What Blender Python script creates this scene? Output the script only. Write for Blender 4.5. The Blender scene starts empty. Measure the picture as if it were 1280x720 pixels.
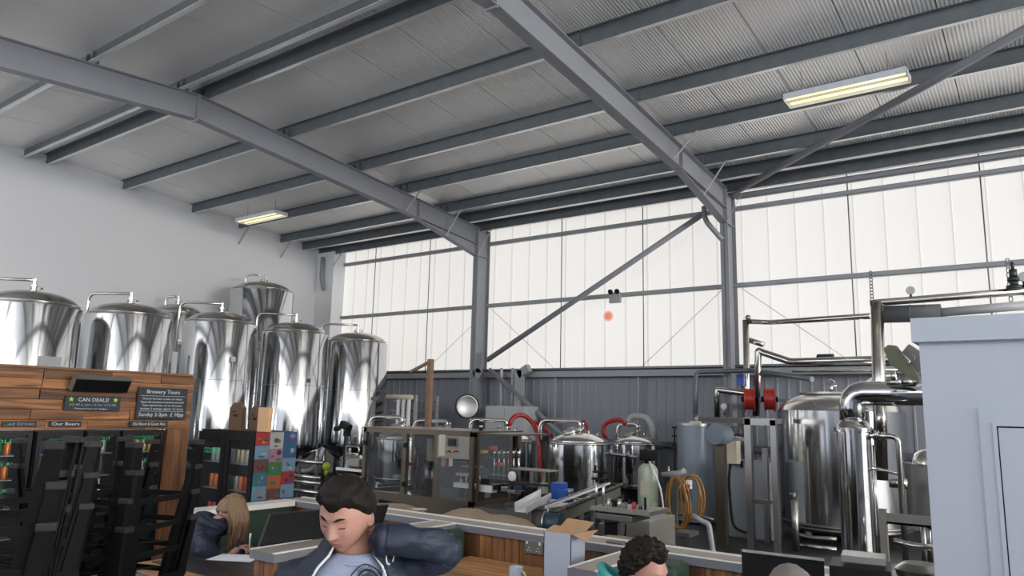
import bpy, math, random
from mathutils import Vector, Matrix, noise
PI=math.pi
rnd=random.Random(7)
scene=bpy.context.scene
col=scene.collection
V=Vector
# ------------------------------------------------------------------ camera
F_PX=919.2; YAW=-.6315; PITCH=.1657; ROLL=.0229
CAM=V((10.76,-13.233,1.75))
def cam_axes():
    cy,sy,cp,sp,cr,sr=math.cos(YAW),math.sin(YAW),math.cos(PITCH),math.sin(PITCH),math.cos(ROLL),math.sin(ROLL)
    fwd=V((sy*cp,cy*cp,sp)); right=V((cy,-sy,0)); up=right.cross(fwd)
    return right*cr+up*sr, -right*sr+up*cr, fwd
AX=cam_axes()
cam=bpy.data.cameras.new('camera'); camo=bpy.data.objects.new('camera',cam); col.objects.link(camo)
cam.sensor_width=36; cam.lens=F_PX/1280*36; cam.clip_start=.05; cam.clip_end=300
camo.matrix_world=Matrix(((AX[0].x,AX[1].x,-AX[2].x,CAM.x),(AX[0].y,AX[1].y,-AX[2].y,CAM.y),(AX[0].z,AX[1].z,-AX[2].z,CAM.z),(0,0,0,1)))
scene.camera=camo
def at(x,y,X=None,Y=None,Z=None,D=None):
    """the point of the place seen at a pixel of the 1280 x 720 photograph, on a plane of the building or at a distance"""
    d=AX[0]*((x-640)/F_PX)+AX[1]*((360-y)/F_PX)+AX[2]
    if X is not None: t=(X-CAM.x)/d.x
    elif Y is not None: t=(Y-CAM.y)/d.y
    elif Z is not None: t=(Z-CAM.z)/d.z
    else: t=D
    return CAM+d*t
# ------------------------------------------------------------------ mesh builder
class MB:
    def __init__(s): s.v=[]; s.f=[]; s.m=[]; s.s=[]; s.mi=0
    def add(s,vs,fs,smooth=False):
        b=len(s.v); s.v+= [V(p) for p in vs]
        for f in fs: s.f.append(tuple(b+i for i in f)); s.m.append(s.mi); s.s.append(smooth)
        return s
    def mat(s,i): s.mi=i; return s
    def box(s,lo,hi,rot=None,piv=None):
        (x0,y0,z0),(x1,y1,z1)=lo,hi
        vs=[V(p) for p in ((x0,y0,z0),(x1,y0,z0),(x1,y1,z0),(x0,y1,z0),(x0,y0,z1),(x1,y0,z1),(x1,y1,z1),(x0,y1,z1))]
        if rot is not None:
            piv=V(piv) if piv is not None else sum(vs,V())/8
            vs=[piv+rot@(p-piv) for p in vs]
        return s.add(vs,[(0,3,2,1),(4,5,6,7),(0,1,5,4),(1,2,6,5),(2,3,7,6),(3,0,4,7)])
    def cbox(s,c,size,rot=None):
        c=V(c); h=V(size)/2; return s.box(c-h,c+h,rot,c)
    def bar(s,a,b,w,h,up=(0,0,1)):
        """rectangular bar from a to b, w sideways, h along up"""
        a=V(a);b=V(b);d=(b-a).normalized();u=V(up); 
        r=d.cross(u); 
        if r.length<1e-5: r=d.cross(V((1,0,0)))
        r.normalize(); u=r.cross(d)
        vs=[]
        for p in (a,b):
            for i,j in ((-1,-1),(1,-1),(1,1),(-1,1)): vs.append(p+r*(w/2*i)+u*(h/2*j))
        return s.add(vs,[(0,1,2,3),(7,6,5,4),(0,4,5,1),(1,5,6,2),(2,6,7,3),(3,7,4,0)])
    def cyl(s,a,b,r0,r1=None,n=20,caps=True):
        return s.tube([a,b],[r0,r0 if r1 is None else r1],n,caps)
    def tube(s,pts,r,n=10,caps=True,closed=False):
        pts=[V(p) for p in pts]; N=len(pts)
        rs=r if isinstance(r,(list,tuple)) else [r]*N
        vs=[];fs=[]
        pu=None
        for i,p in enumerate(pts):
            if closed: d=(pts[(i+1)%N]-pts[i-1]).normalized()
            else: d=((pts[i+1]-p) if i==0 else (p-pts[i-1]) if i==N-1 else ((pts[i+1]-p).normalized()+(p-pts[i-1]).normalized()))
            if d.length<1e-9: d=V((0,0,1))
            d=d.normalized()
            if pu is None:
                u=V((0,0,1)) if abs(d.z)<.9 else V((1,0,0))
            else: u=pu
            u=(u-d*u.dot(d)); 
            if u.length<1e-6: u=V((0,1,0))-d*d.y
            u.normalize(); pu=u; w=d.cross(u)
            k=1.
            if 0<i<N-1 and not closed:
                c=(pts[i+1]-p).normalized().dot((p-pts[i-1]).normalized()); k=1/max(.5,math.sqrt((1+c)/2))
            for j in range(n):
                a=2*PI*j/n; vs.append(p+(u*math.cos(a)+w*math.sin(a))*rs[i])
        M=N if closed else N-1
        for i in range(M):
            for j in range(n):
                a=i*n+j;b=i*n+(j+1)%n;c=((i+1)%N)*n+(j+1)%n;d=((i+1)%N)*n+j
                fs.append((a,b,c,d))
        s.add(vs,fs,True)
        if caps and not closed:
            b=len(s.v)-len(vs)
            s.f.append(tuple(b+j for j in range(n))[::-1]); s.m.append(s.mi); s.s.append(False)
            s.f.append(tuple(b+(N-1)*n+j for j in range(n))); s.m.append(s.mi); s.s.append(False)
        return s
    def lathe(s,prof,c=(0,0,0),n=48,smooth=True,axis=None,arc=None):
        """prof: (r,z) pairs; an r of 0 closes the shape"""
        c=V(c); M=None
        if axis is not None: M=V((0,0,1)).rotation_difference(V(axis).normalized()).to_matrix()
        vs=[];fs=[];rings=[]
        pr=[];br=[]
        for i,(r,z) in enumerate(prof):
            pr.append((r,z)); br.append(False)
            if 0<i<len(prof)-1 and r>1e-7:
                a1=math.atan2(z-prof[i-1][1],r-prof[i-1][0]); a2=math.atan2(prof[i+1][1]-z,prof[i+1][0]-r); d=abs((a2-a1+PI)%(2*PI)-PI)
                if d>.55: pr.append((r,z)); br.append(True)   # a sharp edge: the shading must not run over it
        prof=pr
        for r,z in prof:
            if r<=1e-7:
                rings.append([len(vs)]); vs.append(V((0,0,z)))
            else:
                rings.append(list(range(len(vs),len(vs)+n)))
                for j in range(n): a=2*PI*j/n; vs.append(V((r*math.cos(a),r*math.sin(a),z)))
        for bi,(A,B) in enumerate(zip(rings,rings[1:])):
            if br[bi+1]: continue
            for j in range(n):
                k=(j+1)%n
                if len(A)==1 and len(B)==1: continue
                if len(A)==1: fs.append((A[0],B[k],B[j]))
                elif len(B)==1: fs.append((A[j],A[k],B[0]))
                else: fs.append((A[j],A[k],B[k],B[j]))
        if M: vs=[M@p for p in vs]
        return s.add([c+p for p in vs],fs,smooth)
    def prism(s,poly,d,smooth=False):
        """poly: 3-D outline, swept by vector d"""
        poly=[V(p) for p in poly]; d=V(d); n=len(poly)
        return s.add(poly+[p+d for p in poly],[tuple(range(n))[::-1],tuple(range(n,2*n))]+[(i,(i+1)%n,n+(i+1)%n,n+i) for i in range(n)],smooth)
    def ball(s,c,r,n=16,sc=(1,1,1)):
        c=V(c); k=max(6,n//2)
        prof=[(r*math.sin(PI*i/k),-r*math.cos(PI*i/k)) for i in range(k+1)]; prof[0]=(0,-r); prof[-1]=(0,r)
        b=len(s.v); s.lathe(prof,(0,0,0),n)
        for i in range(b,len(s.v)): p=s.v[i]; s.v[i]=c+V((p.x*sc[0],p.y*sc[1],p.z*sc[2]))
        return s
    def torus(s,c,R,r,axis=(0,0,1),n=28,m=8,sc=None):
        c=V(c); M=V((0,0,1)).rotation_difference(V(axis).normalized()).to_matrix()
        pts=[c+M@V((R*math.cos(2*PI*i/n),R*math.sin(2*PI*i/n)*(sc or 1),0)) for i in range(n)]
        return s.tube(pts,r,m,closed=True)
    def xform(s,M,b=0):
        for i in range(b,len(s.v)): s.v[i]=M@s.v[i]
        return s
    def build(s,name,mats,parent=None,local=False,bevel=0,tagd=None):
        me=bpy.data.meshes.new(name)
        off=V((0,0,0))
        if parent is not None and not local:
            q=parent
            while q is not None: off+=V(q.location); q=q.parent
        me.from_pydata([tuple(p-off) for p in s.v],[],s.f)
        if not isinstance(mats,(list,tuple)): mats=[mats]
        for m in mats: me.materials.append(m)
        me.polygons.foreach_set('material_index',s.m); me.polygons.foreach_set('use_smooth',s.s)
        me.update()
        import bmesh
        bm=bmesh.new(); bm.from_mesh(me); bmesh.ops.recalc_face_normals(bm,faces=bm.faces); bm.to_mesh(me); bm.free()
        o=bpy.data.objects.new(name,me); col.objects.link(o)
        if parent is not None: o.parent=parent
        if bevel:
            b=o.modifiers.new('bevel','BEVEL'); b.width=bevel; b.segments=2; b.limit_method='ANGLE'
        return o
def fillet(pts,r,k=6):
    """round the corners of a polyline"""
    pts=[V(p) for p in pts]; out=[pts[0]]
    for a,b,c in zip(pts,pts[1:],pts[2:]):
        d1=(a-b);d2=(c-b); rr=min(r,d1.length*.49,d2.length*.49)
        p=b+d1.normalized()*rr; q=b+d2.normalized()*rr
        for i in range(k+1):
            t=i/k; out.append(p*(1-t)**2+b*2*t*(1-t)+q*t*t)
    out.append(pts[-1]); return out
def thing(name,label,cat,loc=(0,0,0),rz=0,group=None):
    o=bpy.data.objects.new(name,None); col.objects.link(o); o.location=loc; o.rotation_euler=(0,0,rz)
    o['label']=label; o['category']=cat
    if group: o['group']=group
    return o
def tag(o,label,cat,group=None,kind=None):
    o['label']=label; o['category']=cat
    if group: o['group']=group
    if kind: o['kind']=kind
    return o
def struct(o,label=None,cat=None):
    o['kind']='structure'
    if label: o['label']=label
    if cat: o['category']=cat
    return o
def kids(o): return [c for c in bpy.data.objects if c.parent==o]
def dup(o,loc,rz=None,label=None,scale=None):
    def cp(a,par):
        c=a.copy(); col.objects.link(c)
        if par is not None: c.parent=par
        for ch in CH.get(a.name,[]): cp(ch,c)
        return c
    CH={}
    for q in bpy.data.objects:
        if q.parent: CH.setdefault(q.parent.name,[]).append(q)
    r=cp(o,None); r.location=loc
    if rz is not None: r.rotation_euler=(0,0,rz)
    if label: r['label']=label
    if scale: r.scale=(scale,)*3 if not isinstance(scale,tuple) else scale
    return r
# ------------------------------------------------------------------ materials
def mat(name,c,rough=.5,metal=0,emit=None,es=1,bump=None,var=None,coat=0,alpha=None,trans=0,spec=None,aniso=0):
    """bump: (kind, scale xyz, strength, distance); var: (scale xyz, amount) darker and lighter patches"""
    m=bpy.data.materials.new(name); m.use_nodes=True; nt=m.node_tree; N=nt.nodes; L=nt.links; b=N['Principled BSDF']
    b.inputs['Base Color'].default_value=(*c,1); b.inputs['Roughness'].default_value=rough; b.inputs['Metallic'].default_value=metal
    if spec is not None: b.inputs['Specular IOR Level'].default_value=spec
    if coat: b.inputs['Coat Weight'].default_value=coat
    if trans: b.inputs['Transmission Weight'].default_value=trans
    if alpha is not None: b.inputs['Alpha'].default_value=alpha
    if emit: b.inputs['Emission Color'].default_value=(*emit,1); b.inputs['Emission Strength'].default_value=es
    tc=None
    if bump or var:
        tc=N.new('ShaderNodeTexCoord')
    if var:
        mp=N.new('ShaderNodeMapping'); mp.inputs['Scale'].default_value=var[0]; L.new(tc.outputs['Object'],mp.inputs[0])
        nz=N.new('ShaderNodeTexNoise'); nz.inputs['Scale'].default_value=1; nz.inputs['Detail'].default_value=4; L.new(mp.outputs[0],nz.inputs['Vector'])
        mx=N.new('ShaderNodeMix'); mx.data_type='RGBA'; a=var[1]
        mx.inputs['A'].default_value=(*[v*(1-a) for v in c],1); mx.inputs['B'].default_value=(*[min(1,v*(1+a)) for v in c],1)
        L.new(nz.outputs['Fac'],mx.inputs['Factor']); L.new(mx.outputs['Result'],b.inputs['Base Color'])
    if bump:
        mp=N.new('ShaderNodeMapping'); mp.inputs['Scale'].default_value=bump[1]; L.new(tc.outputs['Object'],mp.inputs[0])
        if bump[0]=='noise':
            t=N.new('ShaderNodeTexNoise'); t.inputs['Scale'].default_value=1; t.inputs['Detail'].default_value=3; out=t.outputs['Fac']
            L.new(mp.outputs[0],t.inputs['Vector'])
        else:
            t=N.new('ShaderNodeTexWave'); t.inputs['Scale'].default_value=1; t.bands_direction='X'; out=t.outputs['Fac']
            L.new(mp.outputs[0],t.inputs['Vector'])
        bp=N.new('ShaderNodeBump'); bp.inputs['Strength'].default_value=bump[2]; bp.inputs['Distance'].default_value=bump[3]
        L.new(out,bp.inputs['Height']); L.new(bp.outputs[0],b.inputs['Normal'])
    return m
def sr(r,g,b): return tuple(((v/255)/12.92 if v/255<=.04045 else ((v/255+.055)/1.055)**2.4) for v in (r,g,b))
def wood(name,dark,light,axis='X',rough=.6,scale=1.,board=None):
    m=bpy.data.materials.new(name); m.use_nodes=True; nt=m.node_tree; N=nt.nodes; L=nt.links; b=N['Principled BSDF']
    b.inputs['Roughness'].default_value=rough
    tc=N.new('ShaderNodeTexCoord'); mp=N.new('ShaderNodeMapping')
    sc={'X':(1.5,22,22),'Y':(22,1.5,22),'Z':(22,22,1.5)}[axis]; mp.inputs['Scale'].default_value=[v*scale for v in sc]
    oi=N.new('ShaderNodeObjectInfo'); ad=N.new('ShaderNodeVectorMath'); ad.operation='ADD'
    geo=N.new('ShaderNodeNewGeometry'); ml=N.new('ShaderNodeVectorMath'); ml.operation='SCALE'; ml.inputs['Scale'].default_value=37
    cx=N.new('ShaderNodeCombineXYZ'); L.new(geo.outputs['Random Per Island'],cx.inputs[0]); L.new(geo.outputs['Random Per Island'],cx.inputs[2]); L.new(cx.outputs[0],ml.inputs[0])
    L.new(tc.outputs['Object'],ad.inputs[0]); L.new(ml.outputs[0],ad.inputs[1]); L.new(ad.outputs[0],mp.inputs[0])
    nz=N.new('ShaderNodeTexNoise'); nz.inputs['Scale'].default_value=1; nz.inputs['Detail'].default_value=6; nz.inputs['Distortion'].default_value=.6; L.new(mp.outputs[0],nz.inputs['Vector'])
    cr=N.new('ShaderNodeValToRGB'); cr.color_ramp.elements[0].position=.3; cr.color_ramp.elements[0].color=(*dark,1); cr.color_ramp.elements[1].position=.68; cr.color_ramp.elements[1].color=(*light,1)
    L.new(nz.outputs['Fac'],cr.inputs[0])
    hs=N.new('ShaderNodeHueSaturation'); mr=N.new('ShaderNodeMapRange'); mr.inputs['To Min'].default_value=.45; mr.inputs['To Max'].default_value=1.35
    L.new(geo.outputs['Random Per Island'],mr.inputs[0]); L.new(mr.outputs[0],hs.inputs['Value']); L.new(cr.outputs[0],hs.inputs['Color'])
    L.new(hs.outputs[0],b.inputs['Base Color'])
    bp=N.new('ShaderNodeBump'); bp.inputs['Strength'].default_value=.3; bp.inputs['Distance'].default_value=.004; L.new(nz.outputs['Fac'],bp.inputs['Height']); L.new(bp.outputs[0],b.inputs['Normal'])
    return m
M={}
M['steel']=mat('polished_steel',(.60,.61,.62),.11,1,bump=('noise',(7,7,.25),.05,.01))
M['steel2']=mat('satin_steel',(.50,.49,.47),.30,1)
M['steeld']=mat('dull_steel',(.32,.31,.30),.38,1)
M['pipe']=mat('pipe_steel',(.55,.53,.50),.2,1)
M['frame']=mat('painted_structural_steel',sr(140,142,148),.55,0,var=((1.5,1.5,1.5),.05))
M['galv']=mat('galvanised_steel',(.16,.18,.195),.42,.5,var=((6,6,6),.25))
M['galv_lit']=mat('lit_galvanised_flange',(.80,.80,.80),.32,.8,var=((6,6,6),.15))  # same steel as the webs, lightened so flanges carry the window gleam
M['roof']=mat('roof_liner_sheet',sr(244,242,240),.34,.5,spec=1.,bump=('wave',(7,0,0),.9,.008))
M['wall']=mat('white_painted_wall',sr(216,217,219),.7,0,var=((.7,.7,.7),.03),bump=('noise',(2,2,2),.05,.02))
M['pier']=mat('white_lining_board',sr(222,224,226),.6,0)
M['clad']=mat('grey_liner_sheet',sr(146,149,158),.5,0,var=((2,2,.3),.06))
M['rail']=mat('grey_sheeting_rail',sr(158,162,166),.5,.1)
M['floor']=mat('grey_concrete',sr(190,188,184),.5,0,var=((1.2,1.2,1.2),.12))
M['floord']=mat('dark_wet_concrete',(.025,.025,.025),.5,0,var=((1.2,1.2,1.2),.3))
M['black']=mat('black_plastic',(.006,.006,.007),.5,spec=.25)
M['blackm']=mat('black_painted_metal',(.006,.006,.007),.4,spec=.3)
M['rubber']=mat('black_rubber',(.02,.02,.02),.8)
M['white']=mat('white_plastic',(.8,.8,.8),.45)
M['cabin']=mat('white_cabin_paint',sr(182,188,200),.5,0,var=((.8,.8,.8),.02))
M['red']=mat('red_hose_rubber',(.33,.012,.015),.4)
def emat(name,c,s,base=(.8,.8,.8),rough=.4): return mat(name,base,rough,0,emit=c,es=s)
M['panel']=emat('translucent_daylit_sheet',(1,.975,.945),DAY)if False else None
# ------------------------------------------------------------------ daylight behind the translucent sheeting, and added unseen glows
DAY=.665
M['panel']=emat('translucent_daylit_sheet',(1,.965,.92),DAY,(.3,.3,.3))
M['panel2']=emat('added_high_glow',(1,.975,.93),26.,(.3,.3,.3))  # added strong glow for the unseen end, not a seen window
M['rib']=emat('translucent_sheet_overlap',(.93,.885,.84),DAY*.78,(.3,.3,.3))
M['lamp']=emat('fluorescent_tube_glow',(1,.80,.36),1.35)
M['unseen_glow2']=emat('unseen_panel_glow_bright',(.84,.89,1),1.0,(.1,.1,.1))  # unseen glow, stronger where the tanks reflect it
M['shop']=emat('unseen_panel_glow',(.84,.89,1),.45,(.1,.1,.1))  # unseen glow behind the camera, set for reflections in the tanks
M['panel4']=emat('added_rear_glow_strong',(.95,.97,1),3.4,(.3,.3,.3))  # added glow on the unseen rear wall, lifts the gable
M['panel3']=emat('added_rear_glow',(.90,.94,1),2.1,(.3,.3,.3))  # added glow along the rest of the unseen rear wall
M['low_glow']=emat('added_low_glow',(.86,.91,1),3.)  # added fill glow, no door known there
X0,X1=-5.87,30.; YW=.45; YB=-15.3
ZT=6.03; RM=.0855; YR=-7.226
def roofz(y): return ZT+RM*(-y) if y>YR else ZT+RM*(y-2*YR)
# floor
struct(MB().box((X0-.3,YB-.2,-.2),(X1+.2,-9.0,0)).build('floor',M['floor']))
struct(MB().box((X0-.3,-9.0,-.2),(X1+.2,YW+.2,0)).build('floor',M['floord']))
# roof: two slopes of liner sheet lying on the purlins, with a joint every metre
RT=.2   # purlin depth
def slope(m,ya,yb):
    za,zb=roofz(ya)+RT,roofz(yb)+RT
    x=X0-.1
    while x<X1:
        xe=min(x+.988,X1)
        m.add([(x,ya,za),(xe,ya,za),(xe,yb,zb),(x,yb,zb),(x,ya,za+.06),(xe,ya,za+.06),(xe,yb,zb+.06),(x,yb,zb+.06)],[(0,3,2,1),(4,5,6,7),(0,1,5,4),(1,2,6,5),(2,3,7,6),(3,0,4,7)])
        x+=1.
m=MB(); slope(m,.62,YR); slope(m,YR,YB-.2)
m.mat(1); m.box((X0-.1,YB-.2,roofz(.6)+RT+.07),(X1,.6,roofz(.6)+RT+.08),None) if False else None
for ya,yb in ((.62,YR),(YR,YB-.2)):
    za,zb=roofz(ya)+RT+.062,roofz(yb)+RT+.062
    m.add([(X0-.1,ya,za),(X1,ya,za),(X1,yb,zb),(X0-.1,yb,zb),(X0-.1,ya,za+.03),(X1,ya,za+.03),(X1,yb,zb+.03),(X0-.1,yb,zb+.03)],[(0,3,2,1),(4,5,6,7),(0,1,5,4),(1,2,6,5),(2,3,7,6),(3,0,4,7)])
struct(m.build('ceiling',[M['roof'],M['galv']]))
# gable wall on the left, up to the underside of the purlins
def gable(m,x0,x1,dz,zb=0,ya=.5,yb=YB):
    P=[(ya,zb),(ya,roofz(ya)+dz),(YR,roofz(YR)+dz),(yb,roofz(yb)+dz),(yb,zb)]
    m.prism([(x0,a,b) for a,b in P],(x1-x0,0,0))
m=MB(); gable(m,X0-.2,X0,0); struct(m.build('wall_left',M['wall']))
# set-back strip between wall top and sheet
m=MB()
for ya,yb in ((.5,YR),(YR,YB)):
    m.add([(X0-.16,ya,roofz(ya)),(X0-.06,ya,roofz(ya)),(X0-.06,yb,roofz(yb)),(X0-.16,yb,roofz(yb)),(X0-.16,ya,roofz(ya)+RT),(X0-.06,ya,roofz(ya)+RT),(X0-.06,yb,roofz(yb)+RT),(X0-.16,yb,roofz(yb)+RT)],[(0,3,2,1),(4,5,6,7),(0,1,5,4),(1,2,6,5),(2,3,7,6),(3,0,4,7)])
struct(m.build('trim_1',M['pier']))
# white lined pier in the corner
struct(MB().box((X0,.08,0),(-5.15,.5,ZT+.02)).build('trim_2',M['pier'],bevel=.004))
m=MB(); gable(m,X1,X1+.2,RT); struct(m.build('wall_right',M['clad']))
# long wall: ribbed grey sheet below, translucent sheet above
ZC=2.69
def ribbed(m,xa,xb,y,z0,z1,step=.25,dep=.025,w=.05,sgn=1):
    pts=[]; x=xa
    while x<xb-.01:
        pts+= [(x,0),(min(x+step-w*1.6,xb),0),(min(x+step-w*1.3,xb),-dep),(min(x+step-w*.3,xb),-dep)]; x+=step
    pts.append((xb,0))
    vs=[];fs=[]
    for i,(a,d) in enumerate(pts):
        vs+=[(a,y+d*sgn,z0),(a,y+d*sgn,z1)]
        if i: fs.append((2*i-2,2*i,2*i+1,2*i-1))
    m.add(vs,fs)
m=MB(); ribbed(m,X0,X1,YW+.14,0,ZC,.2,.012,.03); m.box((X0,YW+.15,0),(X1,YW+.25,ZC)); struct(m.build('wall_back',M['clad']))
def translucent(n,xa,xb,y,z0,z1,sgn=1,pm='panel'):
    m=MB(); m.add([(xa,y,z0),(xb,y,z0),(xb,y,z1),(xa,y,z1)],[(0,1,2,3)])
    m.add([(xa,y+.02*sgn,z0),(xb,y+.02*sgn,z0),(xb,y+.02*sgn,z1),(xa,y+.02*sgn,z1)],[(0,1,2,3)])
    m.mat(1)
    x=xa+.14
    while x<xb:   # raised ribs, doubled sheet: let less daylight through
        m.prism([(x,y,z0),(x+.035,y,z0),(x+.028,y-.03*sgn,z0),(x+.007,y-.03*sgn,z0)],(0,0,z1-z0)); x+=.5
    return struct(m.build(n,[M[pm],M['rib']]))
translucent('window_1',-5.45,0,YW+.12,ZC,6.3)
translucent('window_2',0,6,YW+.12,ZC,6.3)
translucent('window_3',6,12,YW+.12,ZC,6.3)
translucent('window_4',12,X1,YW+.12,ZC,6.3)
# wall behind the camera
m=MB(); m.box((X0,YB-.1,0),(X1,YB,3.4)); struct(m.build('wall_rear',M['clad']))
translucent('window_5',X0,3,YB+.03,3.4,6.2,-1,'panel4'); translucent('window_6',3,X1,YB+.03,3.4,6.2,-1,'panel3')  # added glowing strips out of view, fill for gable and ceiling
# added glowing panel low in the unseen end, fill light for the room
struct(MB().box((X1-.06,-12.5,0),(X1-.01,-2,3.9)).build('added_end_glow',M['low_glow']))
# unseen row of glowing panels behind the camera, shaped for the tank reflections
x=X0+.3; i=8
while x<X1-1:
    struct(MB().box((x,YB+.02,.5),(x+2.15,YB+.06,3.35)).build('window_%d'%i,M['unseen_glow2' if x<4 else 'shop'])); i+=1; x+=2.35
m=MB(); m.prism([(X1-.05,0,4.1),(X1-.05,0,ZT),(X1-.05,YR,roofz(YR)),(X1-.05,YB+.3,roofz(YB+.3)),(X1-.05,YB+.3,4.1)],(.03,0,0)); struct(m.build('window_7',M['panel2']))  # added glow high in the end wall, unseen, lights gable and roof
# cladding cap ledge and rails of the long wall (cold-rolled channels)
def rail(name,z,h,d,y,xa,xb,material,label,group='sheeting rails of the long wall'):
    m=MB(); t=.006
    m.box((xa,y-d,z-h/2),(xb,y-d+t,z+h/2)); m.box((xa,y-d,z+h/2-t),(xb,y,z+h/2)); m.box((xa,y-d,z-h/2),(xb,y,z-h/2+t)); m.box((xa,y-t,z-h/2),(xb,y-.001,z-h/2+.03))
    return tag(m.build(name,material),label,'rail',group)
YI=YW+.09
struct(MB().box((X0,YI-.16,ZC-.03),(X1,YI+.04,ZC+.01)).build('trim_3',M['galv']))
rail('cladding_rail',ZC-.12,.14,.14,YI,-5.15,X1,M['rail'],'deep grey channel just under the foot of the translucent sheets')
rail('sheeting_rail',4.21,.08,.12,YI,-5.15,X1,M['rail'],'grey rail crossing the translucent wall at mid height')
rail('sheeting_rail',5.72,.08,.10,YI,-5.15,X1,M['rail'],'grey rail crossing the translucent wall just under the eaves')
rail('sheeting_rail',1.17,.1,.12,YI,-5.15,X1,M['galv'],'dark rail across the grey lower wall behind the kettles')
rail('eaves_tie',5.95,.10,.10,YI-.06,6.1,17.9,M['frame'],'grey bar above the top rail of the third wall bay, right of the near column')
# vertical sag rods of the long wall at the third points of each bay
k=0
names=['second','first']
rodl={-4:'thin dark rod down the far bay, nearest the white corner pier',-2:'thin dark rod down the far bay, nearer the far column',2:'thin dark rod down the middle bay, nearer the far column',4:'thin dark rod down the middle bay, right of the emergency light',8:'thin dark rod down the near bay, left of the overhead steel pipe corner',10:'thin dark rod down the near bay, above the white cabin'}
for x,l in rodl.items():
    o=tag(MB().cyl((x+.1,YI-.07,ZC),(x+.1,YI-.07,6.2),.011,n=8).build('sag_rod',M['galv']),l,'rod','vertical sag rods of the long wall')
for x,l in {2:'thin pale post on the grey lower wall behind the middle kettle',4:'thin pale post on the grey lower wall left of the near column'}.items():
    tag(MB().box((x-.02,YI-.13,1.2),(x+.02,YI-.1,ZC-.18)).build('wall_post',M['rail']),l,'post','thin posts on the lower wall')
# wire bracing
def wire(a,b,l): tag(MB().cyl(a,b,.005,n=6).build('brace_wire',M['steeld']),l,'wire','thin brace wires of the long wall')
wire((0.12,YI-.08,4.15),(1.95,YI-.08,ZC),'thin wire slanting down right from the far column')
wire((5.95,YI-.08,4.3),(4.05,YI-.08,ZC),'thin wire slanting down left towards the near column foot')
wire((6.15,YI-.08,4.15),(8.05,YI-.08,ZC),'thin wire slanting down right from the near column')
wire((-.1,YI-.08,4.0),(-1.9,YI-.08,ZC),'thin wire slanting down left from the far column')
# ------------------------------------------------------------------ portal frames
def ibeam(m,a,b,dep0,dep1,fw=.17,tf=.014,tw=.01,top=True):
    """I section between top points a and b in a plane of constant X; dep: depth at a and b, measured down"""
    a=V(a);b=V(b); x=a.x
    def quad(y0,z0,y1,z1,z2,z3,w):
        m.add([(x-w,y0,z0),(x+w,y0,z0),(x+w,y1,z1),(x-w,y1,z1),(x-w,y0,z2),(x+w,y0,z2),(x+w,y1,z3),(x-w,y1,z3)],[(0,3,2,1),(4,5,6,7),(0,1,5,4),(1,2,6,5),(2,3,7,6),(3,0,4,7)])
    quad(a.y,a.z-dep0,b.y,b.z-dep1,a.z,b.z,tw/2)
    quad(a.y,a.z-tf,b.y,b.z-tf,a.z,b.z,fw/2)
    quad(a.y,a.z-dep0,b.y,b.z-dep1,a.z-dep0+tf,b.z-dep1+tf,fw/2)
def portal(x,label):
    t=thing('portal_frame',label,'steel frame',(x,0,0),0,'portal frames of the shed')
    for sy,y in ((1,0),(-1,YB+.15-.45)):
        m=MB(); ya,yb=(y,y+.45)
        m.box((x-.075,ya,0),(x+.075,ya+.014,ZT-.01)); m.box((x-.075,yb-.014,0),(x+.075,yb,ZT-.01)); m.box((x-.005,ya,0),(x+.005,yb,ZT-.01))
        yy=yb if sy<0 else ya
        for zz in (ZT-.68,ZT-.02): m.box((x-.07,ya,zz-.006),(x+.07,yb,zz+.006))
        m.build('column',M['frame'],t)
    yi2=YB+.15
    m=MB(); ibeam(m,(x,0,ZT),(x,YR,roofz(YR)),.41,.41); m.box((x-.075,-.02,ZT-.68),(x+.075,0,ZT)); m.box((x-.075,YR,roofz(YR)-.44),(x+.075,YR+.016,roofz(YR)+.0))
    m.build('rafter',M['frame'],t)
    m=MB(); ibeam(m,(x,YR,roofz(YR)),(x,yi2,roofz(yi2)),.41,.41); m.box((x-.075,YR-.016,roofz(YR)-.44),(x+.075,YR,roofz(YR))); m.build('rafter',M['frame'],t)
    # haunch: tapering fin under the rafter
    m=MB(); h0=ZT-.40; 
    m.add([(x-.004,0,ZT-.4),(x+.004,0,ZT-.4),(x+.004,0,ZT-.68),(x-.004,0,ZT-.68),(x-.004,-2.05,roofz(-2.05)-.41),(x+.004,-2.05,roofz(-2.05)-.41)],[(0,1,2,3),(3,2,5,4),(0,3,4),(1,5,2),(0,4,5,1)])
    a=V((x,0,ZT-.68)); b=V((x,-2.1,roofz(-2.1)-.415)); m.bar(a,b,.15,.014)
    m.build('haunch',M['frame'],t)
    m=MB()
    for yy in (-.5,-1.3,-2.05):
        m.box((x-.07,yy-.004,roofz(yy)-.39),(x+.07,yy+.004,roofz(yy)-.02)) if yy<-2 else None
    if m.v: m.build('stiffener',M['frame'],t)
    return t
fr=portal(0,'grey steel portal frame left of centre, its ridge bend in full view')
portal(6,'grey steel portal frame right of centre, its rafter leaving the picture at the top')
portal(12,'grey steel portal frame beyond the right hand edge of the picture') if False else None
m=MB()
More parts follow.
